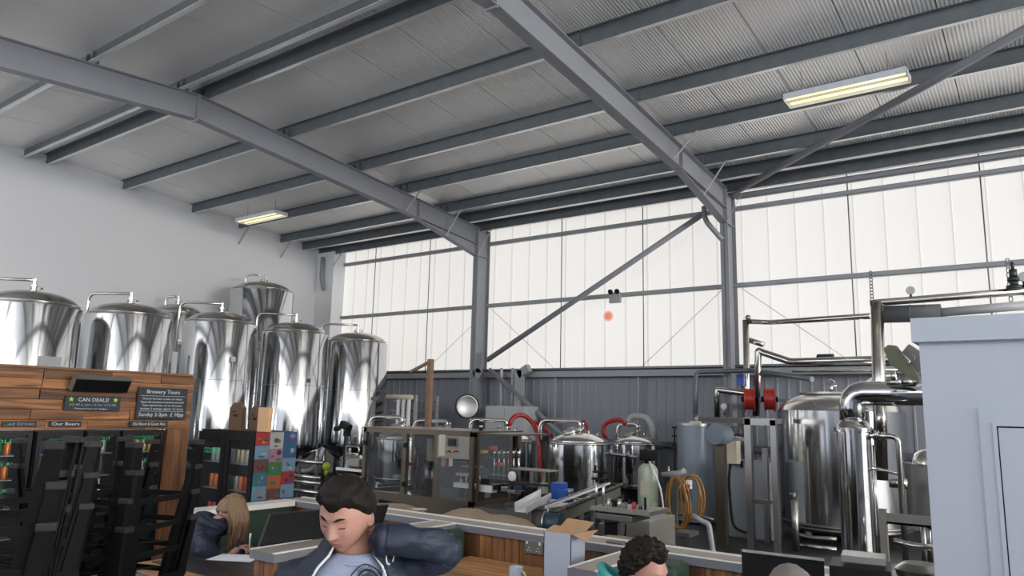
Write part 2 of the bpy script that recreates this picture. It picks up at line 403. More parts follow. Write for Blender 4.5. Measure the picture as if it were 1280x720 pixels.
# ------------------------------------------------------------------ purlins (Z sections)
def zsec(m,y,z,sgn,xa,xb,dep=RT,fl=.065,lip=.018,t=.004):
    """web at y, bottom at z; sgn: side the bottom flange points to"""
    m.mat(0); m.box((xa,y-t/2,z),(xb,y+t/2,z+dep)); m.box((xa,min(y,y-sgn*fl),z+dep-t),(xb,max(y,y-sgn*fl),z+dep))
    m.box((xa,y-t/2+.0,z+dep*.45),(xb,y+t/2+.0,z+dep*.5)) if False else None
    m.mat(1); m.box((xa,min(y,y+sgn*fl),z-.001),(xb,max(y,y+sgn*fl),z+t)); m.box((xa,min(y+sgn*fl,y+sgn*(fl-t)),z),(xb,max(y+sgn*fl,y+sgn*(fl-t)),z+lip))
def purlin(y,label,sgn=1,xa=X0-.05,xb=X1,cleats=(0,6)):
    t=thing('purlin',label,'roof purlin',(0,y,roofz(y)),0,'roof purlins')
    m=MB(); zsec(m,y,roofz(y),sgn,xa,xb); m.build('channel',[M['galv'],M['galv_lit']],t)
    for cx in cleats:
        for dx in (-.09,.09):
            m=MB(); m.box((cx+dx-.003 if dx<0 else cx+dx-.003,y-sgn*.01-.05,roofz(y)),(cx+dx+.003,y-sgn*.01+.05,roofz(y)+.17))
            m.build('cleat',M['galv'],t)
    return t
purlin(-.25+.02,'roof purlin nearest the translucent wall, the last before the eaves')if False else None
purlin(-.43,'second roof purlin in from the translucent wall')
purlin(-1.17,'third roof purlin in from the translucent wall')
purlin(-2.47,'fourth roof purlin in, just behind the hanging lights')
purlin(-3.78,'roof purlin from which the two fluorescent lights hang')
purlin(-5.47,'roof purlin between the lights and the ridge pair')
purlin(-7.08,'ridge purlin on the window side of the pair',1)
purlin(-7.50,'ridge purlin on the camera side of the pair',-1)
purlin(-8.85,'roof purlin beyond the ridge, uppermost in the picture',-1)
purlin(-10.4,'roof purlin over the bar, second beyond the ridge',-1)
purlin(-12.2,'roof purlin over the camera, third beyond the ridge',-1)
# eaves beam
m=MB(); y,z=.12,roofz(.22)-.04
m.mat(0); m.box((X0,y,z),(X1,y+.005,z+.22)); m.mat(1); m.box((X0,y,z-.001),(X1,y+.08,z+.004)); m.box((X0,y-.05,z+.215),(X1,y,z+.22)); m.mat(0); m.box((X0,y-.05,z+.19),(X1,y-.045,z+.22))
tag(m.build('eaves_beam',[M['galv'],M['galv_lit']]),'dark eaves beam running along the top of the translucent wall','beam')
# knee stays: thin diagonal rods between rafter bottom and purlin, one set per frame
def stay(a,b,label): tag(MB().bar(a,b,.045,.008).build('knee_stay',M['rail']),label,'stay','knee stays')
for x,nm in ((0,'far'),(6,'near')):
    for y,w in ((-2.47,'upper'),(-1.17,'lower')):
        zz=roofz(y)-(.40 if y<-2 else .55)
        stay((x+.075,y,zz),(x+.5,y,roofz(y)+.02),'%s thin diagonal stay on the window end of the %s rafter'%(w,nm))
    stay((x+.07,-.02,ZT-.66),(x+.40,.12,ZT+.0),'thin diagonal stay from the head of the %s column'%nm)
for y,w in ((-2.47,'leftmost thin diagonal stay on the white wall, under the far light'),(-1.17,'middle thin diagonal stay on the white wall'),(.1,'thin diagonal stay beside the white corner pier')):
    stay((X0+.01 if y<0 else -5.1,y if y<0 else .02,roofz(y)-.42),(X0+.42 if y<0 else -4.8,y,roofz(y)+.02),w)
# tubes bracing wall and roof
tag(MB().cyl(at(609,450,Y=.12),at(884,264,Y=.12),.057,n=18).build('brace_tube',M['frame']),'long round grey tube rising from the far column to the near column head','brace')
tag(MB().cyl(at(612,462,Y=.12),(3.9,.12,.2),.05,n=18).build('brace_tube',M['frame']),'round grey tube slanting down from the far column behind the kettles','brace')
tag(MB().cyl(at(914,243,Z=ZT-.05),(12.,-4.35,roofz(-4.35)-.12),.057,n=18).build('brace_tube',M['frame']),'round grey tube crossing under the roof at the upper right','brace')
m=MB(); p=at(604,455,Y=.12); m.box((p.x-.12,.0,p.z-.2),(p.x+.06,.02,p.z+.25)); m.cyl((p.x-.08,.0,p.z-.22),(p.x-.08,.02,p.z-.22),.12,n=24)
tag(m.build('gusset_plate',M['frame']),'grey gusset plate joining the two brace tubes to the far column','bracket')
# curved downpipes
def pipe(name,pts,r,material,label,cat='pipe',group=None,fil=.1,parent=None,n=12,k=6):
    o=MB().tube(fillet(pts,fil,k),r,n).build(name,material,parent)
    if parent is None: tag(o,label,cat,group)
    return o
pipe('down_pipe',[(-5.55,.0,5.9),(-5.55,.0,5.3),(-5.4,-.02,4.95)],.055,M['frame'],'short bent grey pipe at the top of the white corner pier','pipe',fil=.3)
pipe('down_pipe',[at(880,258,Y=-.02),at(881,275,Y=-.02),at(903,300,Y=-.02)],.05,M['frame'],'short bent grey pipe at the head of the near column','pipe',fil=.3)
# fluorescent lights on wires
def light(x,y,label):
    z=roofz(y)-.33; L=1.5; w=.36
    t=thing('ceiling_light',label,'ceiling light',(x,y,z),0,'fluorescent lights hanging from the roof')
    m=MB(); m.box((x,y-w/2,z+.085),(x+L,y+w/2,z+.09)); m.box((x,y-w/2,z),(x+L,y-w/2+.006,z+.09)); m.box((x,y+w/2-.006,z),(x+L,y+w/2,z+.09)); m.box((x,y-w/2,z),(x+.006,y+w/2,z+.09)); m.box((x+L-.006,y-w/2,z),(x+L,y+w/2,z+.09))
    m.prism([(x,y-.03,z+.085),(x,y+.03,z+.085),(x,y,z+.01)],(L,0,0))
    m.build('housing',mat('white_enamel',(.62,.66,.72),.4) if 'enamel' not in M else M['enamel'],t)
    for s in (-1,1): MB().cyl((x+.03,y+s*.09,z+.045),(x+L-.03,y+s*.09,z+.045),.032,n=12).build('tube',M['lamp'],t)
    for dx in (.2,L-.25): MB().tube([(x+dx,y,z+.09),(x+dx+.02,y,z+.2),(x+dx,y-.0,roofz(y)+.1)],.004,6).build('hanging_wire',M['galv'],t)
    return t
M['enamel']=mat('white_enamel',(.62,.66,.72),.4)
light(8.13,-3.35,'long fluorescent light hanging at the upper right, twin yellow tubes')
light(-4.45,-3.35,'small looking fluorescent light hanging near the white gable wall')
# emergency light on the rail
p=at(769,371,Y=.4)
t=thing('emergency_light','small grey emergency light box with twin spots on the mid rail','emergency light',(p.x,.4,p.z))
m=MB().box((p.x-.13,.36,p.z-.13),(p.x+.13,.44,p.z+.09)); m.build('housing',mat('grey_light_box',(.35,.38,.40),.5),t,bevel=.01)
for s in (-1,1):
    m=MB().lathe([(0,0),(.045,0),(.055,.05),(0,.06)],(p.x+s*.07,.36,p.z+.11),16,axis=(0.3*s,-1,-.3)); m.build('spot_head',M['black'],t)
# added disc with a soft orange glow painted into its material
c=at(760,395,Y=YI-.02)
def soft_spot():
    m=bpy.data.materials.new('painted_orange_glow'); m.use_nodes=True; nt=m.node_tree; N=nt.nodes; L=nt.links; b=N['Principled BSDF']
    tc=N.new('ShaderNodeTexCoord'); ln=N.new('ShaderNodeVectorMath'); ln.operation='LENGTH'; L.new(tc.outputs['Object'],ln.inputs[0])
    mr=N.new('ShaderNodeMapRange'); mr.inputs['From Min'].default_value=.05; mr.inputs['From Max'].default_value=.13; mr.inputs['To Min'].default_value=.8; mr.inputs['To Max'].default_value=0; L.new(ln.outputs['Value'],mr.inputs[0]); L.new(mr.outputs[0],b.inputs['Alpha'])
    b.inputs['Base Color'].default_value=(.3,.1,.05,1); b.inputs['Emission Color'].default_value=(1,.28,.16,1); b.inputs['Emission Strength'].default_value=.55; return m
o=MB().lathe([(0,0),(.14,0),(.14,.004),(0,.004)],(0,0,0),32,axis=(0,-1,0)).build('orange_glow_patch',soft_spot()); o.location=(c.x,YW+.085,c.z); tag(o,'painted blurry orange round glow on the translucent wall below the emergency light','lamp')
# ------------------------------------------------------------------ vessels
def stand(l,r,y,D):
    """where an upright vessel of diameter D stands whose sides are seen at columns l and r of the photograph at row y, and the height there"""
    a=at(l,y,D=1)-CAM; b=at(r,y,D=1)-CAM; la=a.xy.length
    a2=a.xy.normalized(); b2=b.xy.normalized(); th=a2.angle(b2); dist=D/2/math.sin(th/2); m=(a2+b2).normalized()
    return CAM.x+m.x*dist, CAM.y+m.y*dist, CAM.z+a.z/la*dist*math.cos(th/2)
def fermenter(x,y,zs,D,label,group='tall steel fermenting tanks',pipe_dir=(-.807,-.59),box=None,seam=True,gauge=True,plen=.78,rz=None):
    R=D/2; t=thing('fermenting_tank',label,'brewing tank',(x,y,0),0,group)
    c=V((x,y,0)); zb=.95
    MB().lathe([(.06,.35),(.09,.4),(R*.98,zb-.05),(R,zb),(R,zb+.02),(R,zs-.03),(R*.985,zs-.008),(R*.95,zs)],c,72).build('shell',M['steel'],t)
    MB().lathe([(R*.95,zs),(R*.93,zs+.02),(R*.92,zs+.035),(R*.9,zs+.065),(R*.82,zs+.115),(R*.66,zs+.17),(R*.45,zs+.21),(R*.22,zs+.232),(0,zs+.236)],c,72).build('dome',M['steeldome'],t)
    MB().torus(c+V((0,0,zs*.66)),R+.0005,.004,n=64,m=6).build('weld_seam',M['steel2'],t)
    MB().torus(c+V((0,0,zs+.026)),R*.935,.012,n=60,m=6).build('rim',M['pipe'],t)
    zt=zs+.236
    m=MB(); m.lathe([(0,zt-.03),(.05,zt-.03),(.05,zt+.02),(.035,zt+.03),(.035,zt+.07),(.06,zt+.075),(.06,zt+.095),(.03,zt+.1),(.03,zt+.2),(0,zt+.2)],c,16)
    m.cyl(c+V((-.1,0,zt-.03)),c+V((-.1,0,zt+.06)),.022,n=10); m.cyl(c+V((.02,.1,zt-.02)),c+V((.02,.1,zt+.07)),.018,n=10)
    m.build('top_fitting',M['pipe'],t)
    d=V((pipe_dir[0],pipe_dir[1],0)).normalized()
    a=c+V((0,0,zt+.18))
    MB().tube(fillet([a,a+d*(R+plen-.62)+V((0,0,.015)),c+d*(R+plen-.62)+V((0,0,1.5))],.17,8),.024,10).build('cleaning_pipe',M['pipe'],t)
    m=MB()
    for z in (zs-.35,zs-1.3): m.bar(c+d*(R-.02)+V((0,0,z)),c+d*(R+plen-.62)+V((0,0,z)),.02,.02)
    m.build('pipe_bracket',M['pipe'],t)
    for k in range(4):
        a=PI/4+k*PI/2; p=c+V((math.cos(a),math.sin(a),0))*R*.86
        m=MB(); m.cyl(p,p+V((0,0,zb+.05)),.045,n=12); m.cyl(p,p+V((0,0,.02)),.08,n=12); m.build('leg',M['steel2'],t)
    if box:
        u=(CAM-c); u.z=0; u.normalize(); w=V((-u.y,u.x,0))
        s,z,kind=box; th=s/R; q=u*math.cos(th)*R+w*math.sin(th)*R; n=q.normalized(); p=c+q+V((0,0,z))
        m=MB(); 
        if kind=='plate': m.bar(p-w*.06,p+w*.06,.02,.075); m.build('name_plate',M['plate'],t)
        else: m.bar(p-n*.02,p+n*.06,.09,.09); m.cyl(p+n*.02,p+n*.02+V((0,0,-.18)),.01,n=8); m.build('probe_box',M['greybox'],t)
    return t
M['steeldome']=mat('domed_lid_steel',(.50,.48,.46),.2,1)
M['plate']=mat('dark_name_plate',(.05,.055,.06),.4)
M['greybox']=mat('grey_instrument_plastic',(.5,.52,.54),.5)
S=.933
def ferm(l,r,y,D,label,**k):
    x,yy,z=stand(l,r,y,D); return fermenter(x,yy,z,D,label,**k)
ferm(104.5,217,392,1.4,'polished tank behind the bar, second from the left, with a pipe arching over its left',box=(.1,1.95,'box'),pipe_dir=(-.9,-.43))
ferm(229,322,402,1.4,'polished tank rising beside the Brewery Tours board, third in the front row',box=(.27,2.62,'box'))
ferm(327,411,415,1.4,'polished tank above the boxes on the side cooler, fourth in the front row',box=(.32,2.28,'plate'))
ferm(408,485,427,1.4,'smallest looking polished tank, at the right end of the front row by the window',box=(.4,1.95,'plate'))
fermenter(-2.1,-8.42,stand(-45,84,382,1.4)[2]-.0,1.4,'polished tank cut off by the left edge of the picture',pipe_dir=(-.8,-.6))
x,y,z=stand(287,368,362,1.5); fermenter(x,y,z,1.5,'tallest polished tank standing behind the front row against the white wall',pipe_dir=(-.6,-.5),plen=.3,seam=False)
fermenter(-5.1,-4.35,3.72,1.15,'polished tank mostly hidden in the gap between the second and third front tanks',pipe_dir=(-.8,-.5),plen=.35)
# white standpipes between the tanks
for p,l in ((at(88,420,Y=-7.4),'white plastic standpipe in the gap right of the leftmost tank'),(at(219,440,Y=-5.6),'white plastic standpipe in the gap right of the second tank')):
    m=MB(); m.cyl((p.x,p.y,0),(p.x,p.y,p.z),.05,n=14)
    o=tag(m.build('stand_pipe',M['white']),l,'pipe')
def kettle(l,r,y,D,label,scale=1.,pd=(-1,-.15),plen=.12,h=None,legs=True,ph=.2,drop=.75):
    x,yy,z=stand(l,r,y,D)
    R=D/2; c=V((x,yy,0)); zs=z; zb=zs-.78*D
    t=thing('brew_kettle',label,'brew kettle',(x,yy,0),0,'squat steel kettles in a row')
    MB().lathe([(.05,zb-.38),(.07,zb-.34),(R*.96,zb-.06),(R,zb),(R,zs-.02),(R*.995,zs),(R*.9,zs+.012),(R*.86,zs+.012)],c,64).build('shell',M['steel'],t)
    MB().torus(c+V((0,0,zb)),R*1.0,.012,n=60,m=6).build('band',M['pipe'],t); MB().torus(c+V((0,0,zs-.01)),R,.014,n=60,m=6).build('band',M['pipe'],t)
    MB().lathe([(R*.86,zs+.01),(R*.87,zs+.03),(R*.85,zs+.045),(R*.74,zs+.085),(R*.5,zs+.14),(R*.25,zs+.168),(0,zs+.175)],c,64).build('lid',M['steellid'],t)
    u=(CAM-c); u.z=0; u.normalize(); w=V((-u.y,u.x,0)) # w: towards image right
    m=MB(); q=c+w*(-.26*R)+u*(.1*R)+V((0,0,zs+.15))
    m.lathe([(0,0),(.13,0),(.14,.03),(.13,.05),(.1,.065),(0,.075)],q,24,axis=(-w*.25+V((0,0,1)))); m.torus(q+V((0,0,.09)),.07,.008,axis=-w*.2+V((0,0,1)),n=20,m=6)
    m.cyl(q,q+V((0,0,.09)),.012,n=8)
    m.build('manway',M['steel2'],t)
    m=MB(); q=c+V((0,0,zs+.15))
    m.cyl(q,q+V((0,0,.12)),.05,n=14); m.lathe([(0,.05),(.075,.05),(.075,.07),(0,.07)],q,16); m.cyl(q+w*.3*R-V((0,0,.03)),q+w*.3*R+V((0,0,.07)),.022,n=10); m.cyl(q+w*.55*R-V((0,0,.09)),q+w*.55*R+V((0,0,.03)),.018,n=10)
    m.cyl(q+w*.12*R+V((0,0,.0)),q+w*.12*R+V((0,0,.15)),.014,n=8); m.ball(q+w*.12*R+V((0,0,.16)),.028,10)
    m.build('lid_fittings',M['pipe'],t)
    d=(w*pd[0]+u*pd[1]).normalized()
    a=q+V((0,0,.08)); b=a+V((0,0,ph-.08)); e=b+d*(R+plen)
    MB().tube(fillet([a,b,e,e-V((0,0,drop))],.13,8),.038,12).build('vapour_pipe',M['pipe'],t)
    if legs:
        for k in range(4):
            an=PI/4+k*PI/2+.2; p=c+V((math.cos(an),math.sin(an),0))*R*.86
            MB().cyl(p,p+V((0,0,zb+.02)),.04,n=12).build('leg',M['steel2'],t)
    return t,c,zs
M['steellid']=mat('bright_lid_steel',(.74,.73,.71),.17,1)
kettle(683,765,552,1.1,'largest looking squat kettle, in the middle of the row, pipe arching to its left')
kettle(595,670,549,1.1,'squat kettle half behind the glass end of the canning machine, red hose over it')
kettle(524,592,548,1.1,'squat kettle whose lid shows above the canning machine control panel')
kettle(470,532,547,.85,'squat kettle whose lid shows above the left half of the canning machine')
kettle(764,828,553,.95,'squat kettle right of the middle one, behind the green softener bottle',pd=(-1,0),plen=-.12)
kettle(404,462,560,1.0,'squat kettle half hidden left of the canning machine') if False else None
# big tank
x,y,zs=stand(971,1133,512,1.8); c=V((x,y,0)); R=.9
t=thing('lauter_tank','biggest steel tank, right of centre behind the thick bent pipe','brewing tank',(x,y,0))
M['steelbig']=mat('large_tank_steel',(.58,.59,.60),.14,1,bump=('noise',(5,5,.2),.16,.012))
_r=at(1000,656,D=1)-CAM; zb=CAM.z+_r.z/_r.xy.length*((c-CAM).xy.length-R*.7)
MB().lathe([(.1,zb-.25),(R*.5,zb-.2),(R*.93,zb-.08),(R,zb),(R,zs-.01),(R*.97,zs)],c,80).build('shell',M['steelbig'],t)
MB().torus(c+V((0,0,zb+.02)),R+.005,.022,n=64,m=8).build('band',M['steeld'],t); MB().torus(c+V((0,0,zb-.03)),R*.98,.02,n=64,m=8).build('band',M['steeld'],t)
MB().lathe([(R*.97,zs),(R*.93,zs+.07),(R*.8,zs+.16),(R*.62,zs+.235),(R*.60,zs+.24),(R*.60,zs+.262),(R*.2,zs+.285),(0,zs+.29)],c,72).build('dome',M['steellid'],t)
MB().lathe([(R*.60,zs+.24),(R*.62,zs+.24),(R*.62,zs+.27),(R*.60,zs+.27)],c,72).build('hatch_rim',M['steel2'],t)
u=(CAM-c); u.z=0; u.normalize(); w=V((-u.y,u.x,0))
m=MB(); q=c+V((0,0,zs+.27)); m.cyl(q+u*.2-w*.1,q+u*.2-w*.1+V((0,0,.14)),.028,n=10); m.torus(q+u*.2-w*.1+V((0,0,.15)),.045,.01,n=16,m=6,axis=(0,1,.2)); m.cyl(q+u*.2-w*.18+V((0,0,.1)),q+u*.2-w*.02+V((0,0,.1)),.012,n=8)
m.build('lid_valve',M['pipe'],t)
m=MB(); m.tube(fillet([q+u*.1+w*.05+V((0,0,.02)),q+w*.25+V((0,0,.06)),q+w*.5+V((0,0,.25)),q+w*.75+V((0,0,.27))],.12),.018,8); m.build('lid_hose',M['white'],t)
for k in range(5):
    an=k*2*PI/5+.4; p=c+V((math.cos(an),math.sin(an),0))*R*.8
    MB().cyl(p,p+V((0,0,zb-.05)),.055,n=12).build('leg',M['steeld'],t)
# thick bent flue pipe in front of it
x,y,_=stand(1046,1090,560,.36); c=V((x,y,0)); ztf=at(1068,535,D=1); 
d0=(c-CAM).xy.length
def zat(px,py,c): 
    r=at(px,py,D=1)-CAM; return CAM.z+r.z/r.xy.length*(c-CAM).xy.length
zf=zat(1068,537,c)
t=thing('flue_pipe','thick polished pipe rising and bending right behind the white cabin','steel pipe',(x,y,0))
MB().lathe([(0,.02),(.18,.02),(.18,zf-.02),(.2,zf-.02),(.2,zf),(.18,zf)],c,40).build('riser',M['steel'],t)
m=MB(); m.lathe([(.18,zf),(.205,zf),(.205,zf+.02),(.185,zf+.03),(.15,zf+.09),(.135,zf+.1)],c,40)
for k in range(12): a=k*PI/6; m.cyl(c+V((math.cos(a)*.193,math.sin(a)*.193,zf-.03)),c+V((math.cos(a)*.193,math.sin(a)*.193,zf+.035)),.006,n=6)
m.build('flange',M['pipe'],t)
ze=zat(1100,492,c)
p0=c+V((0,0,zf+.08)); p1=V((c.x,c.y,ze)); p2=p1+V((1.7,.0,0))
MB().tube(fillet([p0,p1,p2],.33,14),.135,28).build('elbow',M['steel'],t)
# small valve pipe on its right side
m=MB(); q=c+V((.17,0,zf-.06)); m.tube(fillet([q,q+V((.28,0,0)),q+V((.28,.0,-1.6))],.08),.03,12); m.cyl(q+V((.06,0,-.045)),q+V((.06,0,.06)),.035,n=10); m.cyl(q+V((.13,0,-.05)),q+V((.13,0,.045)),.03,n=10)
m.build('side_pipe',M['pipe'],t)
m=MB(); m.cyl(q+V((.0,0,-.35)),q+V((.28,.0,-.4)),.018,n=8); m.cyl(q+V((.03,0,-.1)),q+V((.03,0,-1.4)),.014,n=8); m.build('drain_pipe',M['pipe'],t)
# right kettle half hidden by the cabin
x,y,zs=stand(1130,1204,580,.62); c=V((x,y,0)); R=.31
t=thing('hop_vessel','small steel vessel with a raised round lid against the edge of the white cabin','brewing tank',(x,y,0))
MB().lathe([(.05,.45),(R,.62),(R,zs),(R*.98,zs+.01)],c,48).build('shell',M['steeld'],t)
MB().lathe([(R*.7,zs+.005),(R*1.05,zs+.005),(R*1.05,zs+.02),(R*.72,zs+.02)],c,48).build('rim',M['pipe'],t)
MB().lathe([(R*.72,zs+.02),(R*.70,zs+.06),(R*.6,zs+.13),(R*.4,zs+.18),(R*.15,zs+.2),(0,zs+.2)],c,48).build('lid',M['steellid'],t)
for k in range(3): a=k*2*PI/3; p=c+V((math.cos(a),math.sin(a),0))*R*.8; MB().cyl(p,p+V((0,0,.6)),.03,n=10).build('leg',M['steeld'],t)
# light grey cylindrical tank
x,y,zs=stand(846,893,530,.62); c=V((x,y,0)); R=.31
t=thing('grey_water_tank','upright pale grey cylinder with a flat steel top behind the orange hose coils','tank',(x,y,0))
M['gtank']=mat('pale_grey_tank_paint',sr(150,160,170),.28,.25,var=((1,1,.4),.06))
MB().lathe([(0,.03),(R,.03),(R,zs-.02),(0,zs-.02)],c,48).build('shell',M['gtank'],t)
MB().lathe([(0,zs-.02),(R+.03,zs-.02),(R+.03,zs+.02),(0,zs+.025)],c,48).build('lid',M['steel2'],t)
m=MB(); m.cyl(c+V((.02,0,zs)),c+V((.02,0,zs+.18)),.05,n=14); m.box(c+V((-.09,-.05,zs+.02)),c+V((.13,.05,zs+.06))); m.build('top_fitting',M['steeld'],t)
m=MB(); 
u=(CAM-c); u.z=0; u.normalize(); w=V((-u.y,u.x,0))
q=c-w*(R+.04); m.cyl(q+V((0,0,.5)),q+V((0,0,zs-.05)),.012,n=8)
for z in (zs-.06,zs-.2,zs-.35): m.cyl(q+V((0,0,z)),c-w*R*.9+V((0,0,z)),.012,n=8); m.ball(q-w*.03+V((0,0,z)),.018,8)
m.build('level_gauge',M['black'],t)
# ------------------------------------------------------------------ canning machine
def G(nm,c,r=.5,mt=0,**k): M[nm]=mat(nm,c,r,mt,**k); return M[nm]
G('canframe',sr(112,102,90),.32,.7); G('smoked',(.05,.055,.06),.1,alpha=.3); G('clearp',(.35,.38,.40),.08,alpha=.16)
G('redp',(.45,.03,.02),.4); G('blue',sr(24,74,160),.4); G('machgrey',sr(112,112,108),.45,.3); G('panelgrey',sr(150,148,140),.4,.3)
G('screen',(.01,.012,.015),.15); G('yellow',sr(220,180,40),.5); G('cream',sr(205,195,175),.5); G('dblue',sr(40,60,80),.4); G('brass',sr(190,150,60),.3,.8)
YM=-6.2
def P(x,y,dy=0): p=at(x,y,Y=YM); return V((p.x,YM+dy,p.z))
xl=P(455,534).x; xr=P(592,541).x; xe=P(636,541).x; zt=1.485; zb=.62; yb=YM+.95
t=thing('canning_machine','long boxy steel canning machine with smoked doors and a control panel','canning machine',((xl+xr)/2,YM,0))
fw=.055
xs=[xl,P(506,540).x-.03,P(546,540).x-.03,xr-fw]
m=MB()
for x in (xl,xr-fw):
    for y in (YM,yb): m.box((x,y,zb),(x+fw,y+fw,zt))
for z in (zb,zt-fw):
    m.box((xl,YM+.001,z),(xr,YM+fw-.001,z+fw)); m.box((xl,yb+.001,z),(xr,yb+fw-.001,z+fw)); m.box((xl+.001,YM,z),(xl+fw-.001,yb,z+fw)); m.box((xr-fw+.001,YM,z),(xr-.001,yb,z+fw))
for x in xs[1:3]: m.box((x-.01,YM-.002,zb),(x+.07,YM+fw,zt))
m.build('frame',M['canframe'],t)
MB().box((xl-.01,YM-.012,zt),(xr+.01,yb+fw+.01,zt+.012)).build('roof_plate',M['canframe'],t)
MB().box((xl+fw,yb+.01,zb+fw),(xr-fw,yb+.03,zt-fw)).build('rear_panel',mat('dark_machine_interior',(.05,.05,.055),.5),t)
MB().box((xl,YM+.03,.1),(xr,yb,zb)).build('base_cabinet',M['canframe'],t)
for x in (xl+.1,xr-.1):
    for y in (YM+.1,yb-.1): MB().cyl((x,y,0),(x,y,.1),.03,n=12).build('foot',M['black'],t)
for a,b in ((xs[0]+fw,xs[1]),(xs[1]+.06,xs[2])):
    o=MB().box((a+.01,YM-.012,zb+fw+.01),(b-.01,YM-.004,zt-fw-.01)).build('smoked_door',M['smoked'],t)
    mm=MB(); 
    for z in (zb+.18,zt-.2): mm.box((a-.02,YM-.03,z-.03),(a+.03,YM-.012,z+.03))
    mm.build('hinge',M['black'],o)
    MB().box((b-.04,YM-.035,(zb+zt)/2-.05),(b-.02,YM-.012,(zb+zt)/2+.05)).build('door_handle',M['black'],o)
xc=xs[2]+.06
MB().box((xc,YM-.01,1.16),(xr-fw,YM+.12,zt-fw)).build('control_panel',M['panelgrey'],t)
p=P(566.5,553); mm=MB().box((p.x-.085,YM-.02,p.z-.055),(p.x+.085,YM-.009,p.z+.06)); mm.mat(1); mm.box((p.x-.065,YM-.023,p.z-.04),(p.x+.065,YM-.02,p.z+.042)); mm.build('touch_screen',[M['machgrey'],M['screen']],t)
for k in range(5): q=P(561+2.9*k,564); MB().cyl((q.x,YM-.03,q.z),(q.x,YM-.008,q.z),.012,n=12).build('push_button',M['redp'] if k!=2 else M['yellow'],t)
q0,q1=P(550,543),P(556.5,570); MB().box((q0.x,YM-.014,q1.z),(q1.x,YM-.009,q0.z)).build('cover_strip',M['cream'],t)
MB().box((xc+.01,YM-.004,zb+fw),(xr-fw,YM+.004,1.15)).build('clear_window',M['clearp'],t)
q0,q1=P(452.5,552),P(458,568); MB().box((xl+.005,YM-.008,q1.z),(xl+.05,YM-.001,q0.z)).build('socket_plate',M['machgrey'],t)
# works inside
for (x,y0,y1,r,mm_) in ((484,580,620,.028,'white'),(515,575,622,.05,'steel2'),(522,580,622,.03,'steel2'),(511,590,615,.035,'steeld'),(529,545,585,.03,'redp'),(540,560,590,.02,'redp'),(557,590,625,.012,'steel2'),(564,585,626,.012,'steel2'),(573,560,626,.02,'steeld'),(580,580,626,.02,'steel2'),(500,552,590,.014,'steel2'),(503,560,612,.01,'steel2')):
    a=P(x,y0,.3); b=P(x,y1,.3); MB().cyl((a.x,a.y,b.z),(a.x,a.y,a.z),r,n=14).build('filler_column',M[mm_],t)
for (x0,y0,x1,y1,mm_,d) in ((483,578,500,583,'redp',.2),(524,548,528,577,'cream',.15),(559,604,582,612,'white',.12),(553,592,568,597,'cream',.25),(571,586,583,600,'dblue',.3),(474,595,480,600,'white',.25),(562,582,584,586,'panelgrey',.2),(553,612,583,626,'machgrey',.35),(546,600,556,625,'canframe',.3),(531,560,537,585,'white',.32),(517,600,530,606,'black',.2)):
    a=P(x0,y0,d); b=P(x1,y1,d); MB().box((a.x,a.y,b.z),(b.x,a.y+.12,a.z)).build('mechanism_block',M[mm_],t)
# open filling head end, right of the cabinet
t=thing('filling_station','clear sided filling head section at the right end of the canning machine','canning machine',((xr+xe)/2,YM,0))
m=MB(); zt2=1.46
for x in (xr+.02,xe-.03):
    for y in (YM+.05,yb-.1): m.box((x,y,zb),(x+.03,y+.03,zt2))
m.box((xr+.02,YM+.05,zt2),(xe,yb-.07,zt2+.02)); m.build('frame',M['canframe'],t)
MB().box((xr+.05,YM+.06,.95),(xe-.03,YM+.064,zt2)).build('clear_window',M['clearp'],t)
MB().box((xr+.01,YM+.04,.1),(xe+.05,yb-.05,zb)).build('base_cabinet',M['machgrey'],t)
for k in range(6):
    x=596+k*6.2; a=P(x,560,.35);b=P(x,612,.35); m=MB().cyl((a.x,a.y,b.z),(a.x,a.y,a.z),.012,n=8).cyl((a.x,a.y,a.z-.12),(a.x,a.y,a.z-.02),.026,n=12); m.build('filling_valve',M['pipe'],t)
for (x0,y0,x1,y1,mm_) in ((590,607,607,617,'white'),(609,606,617,612,'white'),(617,606,623,614,'black'),(592,563,596,567,'yellow'),(604,558,608,563,'redp'),(611,578,616,583,'redp'),(594,572,620,574,'machgrey'),(596,593,622,596,'steel2')):
    a=P(x0,y0,.12); b=P(x1,y1,.12); MB().box((a.x,a.y,b.z),(b.x,a.y+.1,a.z)).build('mechanism_block',M[mm_],t)
# beacon stack on top
q=P(582,538,.3); m=MB()
for k in range(4): m.mat(k%2); m.cyl((q.x,q.y,1.5+k*.035),(q.x,q.y,1.532+k*.035),.025,n=14)
tag(m.build('signal_beacon',[M['black'],M['steel2']]),'short black and steel beacon standing on the canning machine roof','beacon')
# ------------------------------------------------------------------ seaming table and conveyors
def at2(x,y,Y): return at(x,y,Y=Y)
Y2=-6.3
a=at2(600,618,Y2); b=at2(664,655,Y2)
t=thing('seamer_table','grey machine bench carrying the can rails beside the filling section','machine bench',(a.x,Y2,0))
xE=at2(690,620,Y2).x
MB().box((xe+.06,Y2,.1),(at2(664,620,Y2).x,Y2+.8,.70)).build('cabinet',M['machgrey'],t,bevel=.01)
MB().box((xe+.06,Y2-.03,.70),(xE,Y2+.8,.73)).build('bench_top',M['steel2'],t)
for x in (xE-.1,):
    for y in (Y2+.05,Y2+.7): MB().box((x,y,0),(x+.05,y+.05,.7)).build('leg',M['steeld'],t)
z1=at2(640,604,Y2).z
def bx(par,name,x0,y0,x1,y1,Y,d,mm_,bevel=0):
    a=at2(x0,y0,Y); b=at2(x1,y1,Y); return MB().box((a.x,Y,b.z),(b.x,Y+d,a.z)).build(name,M[mm_],par,bevel=bevel)
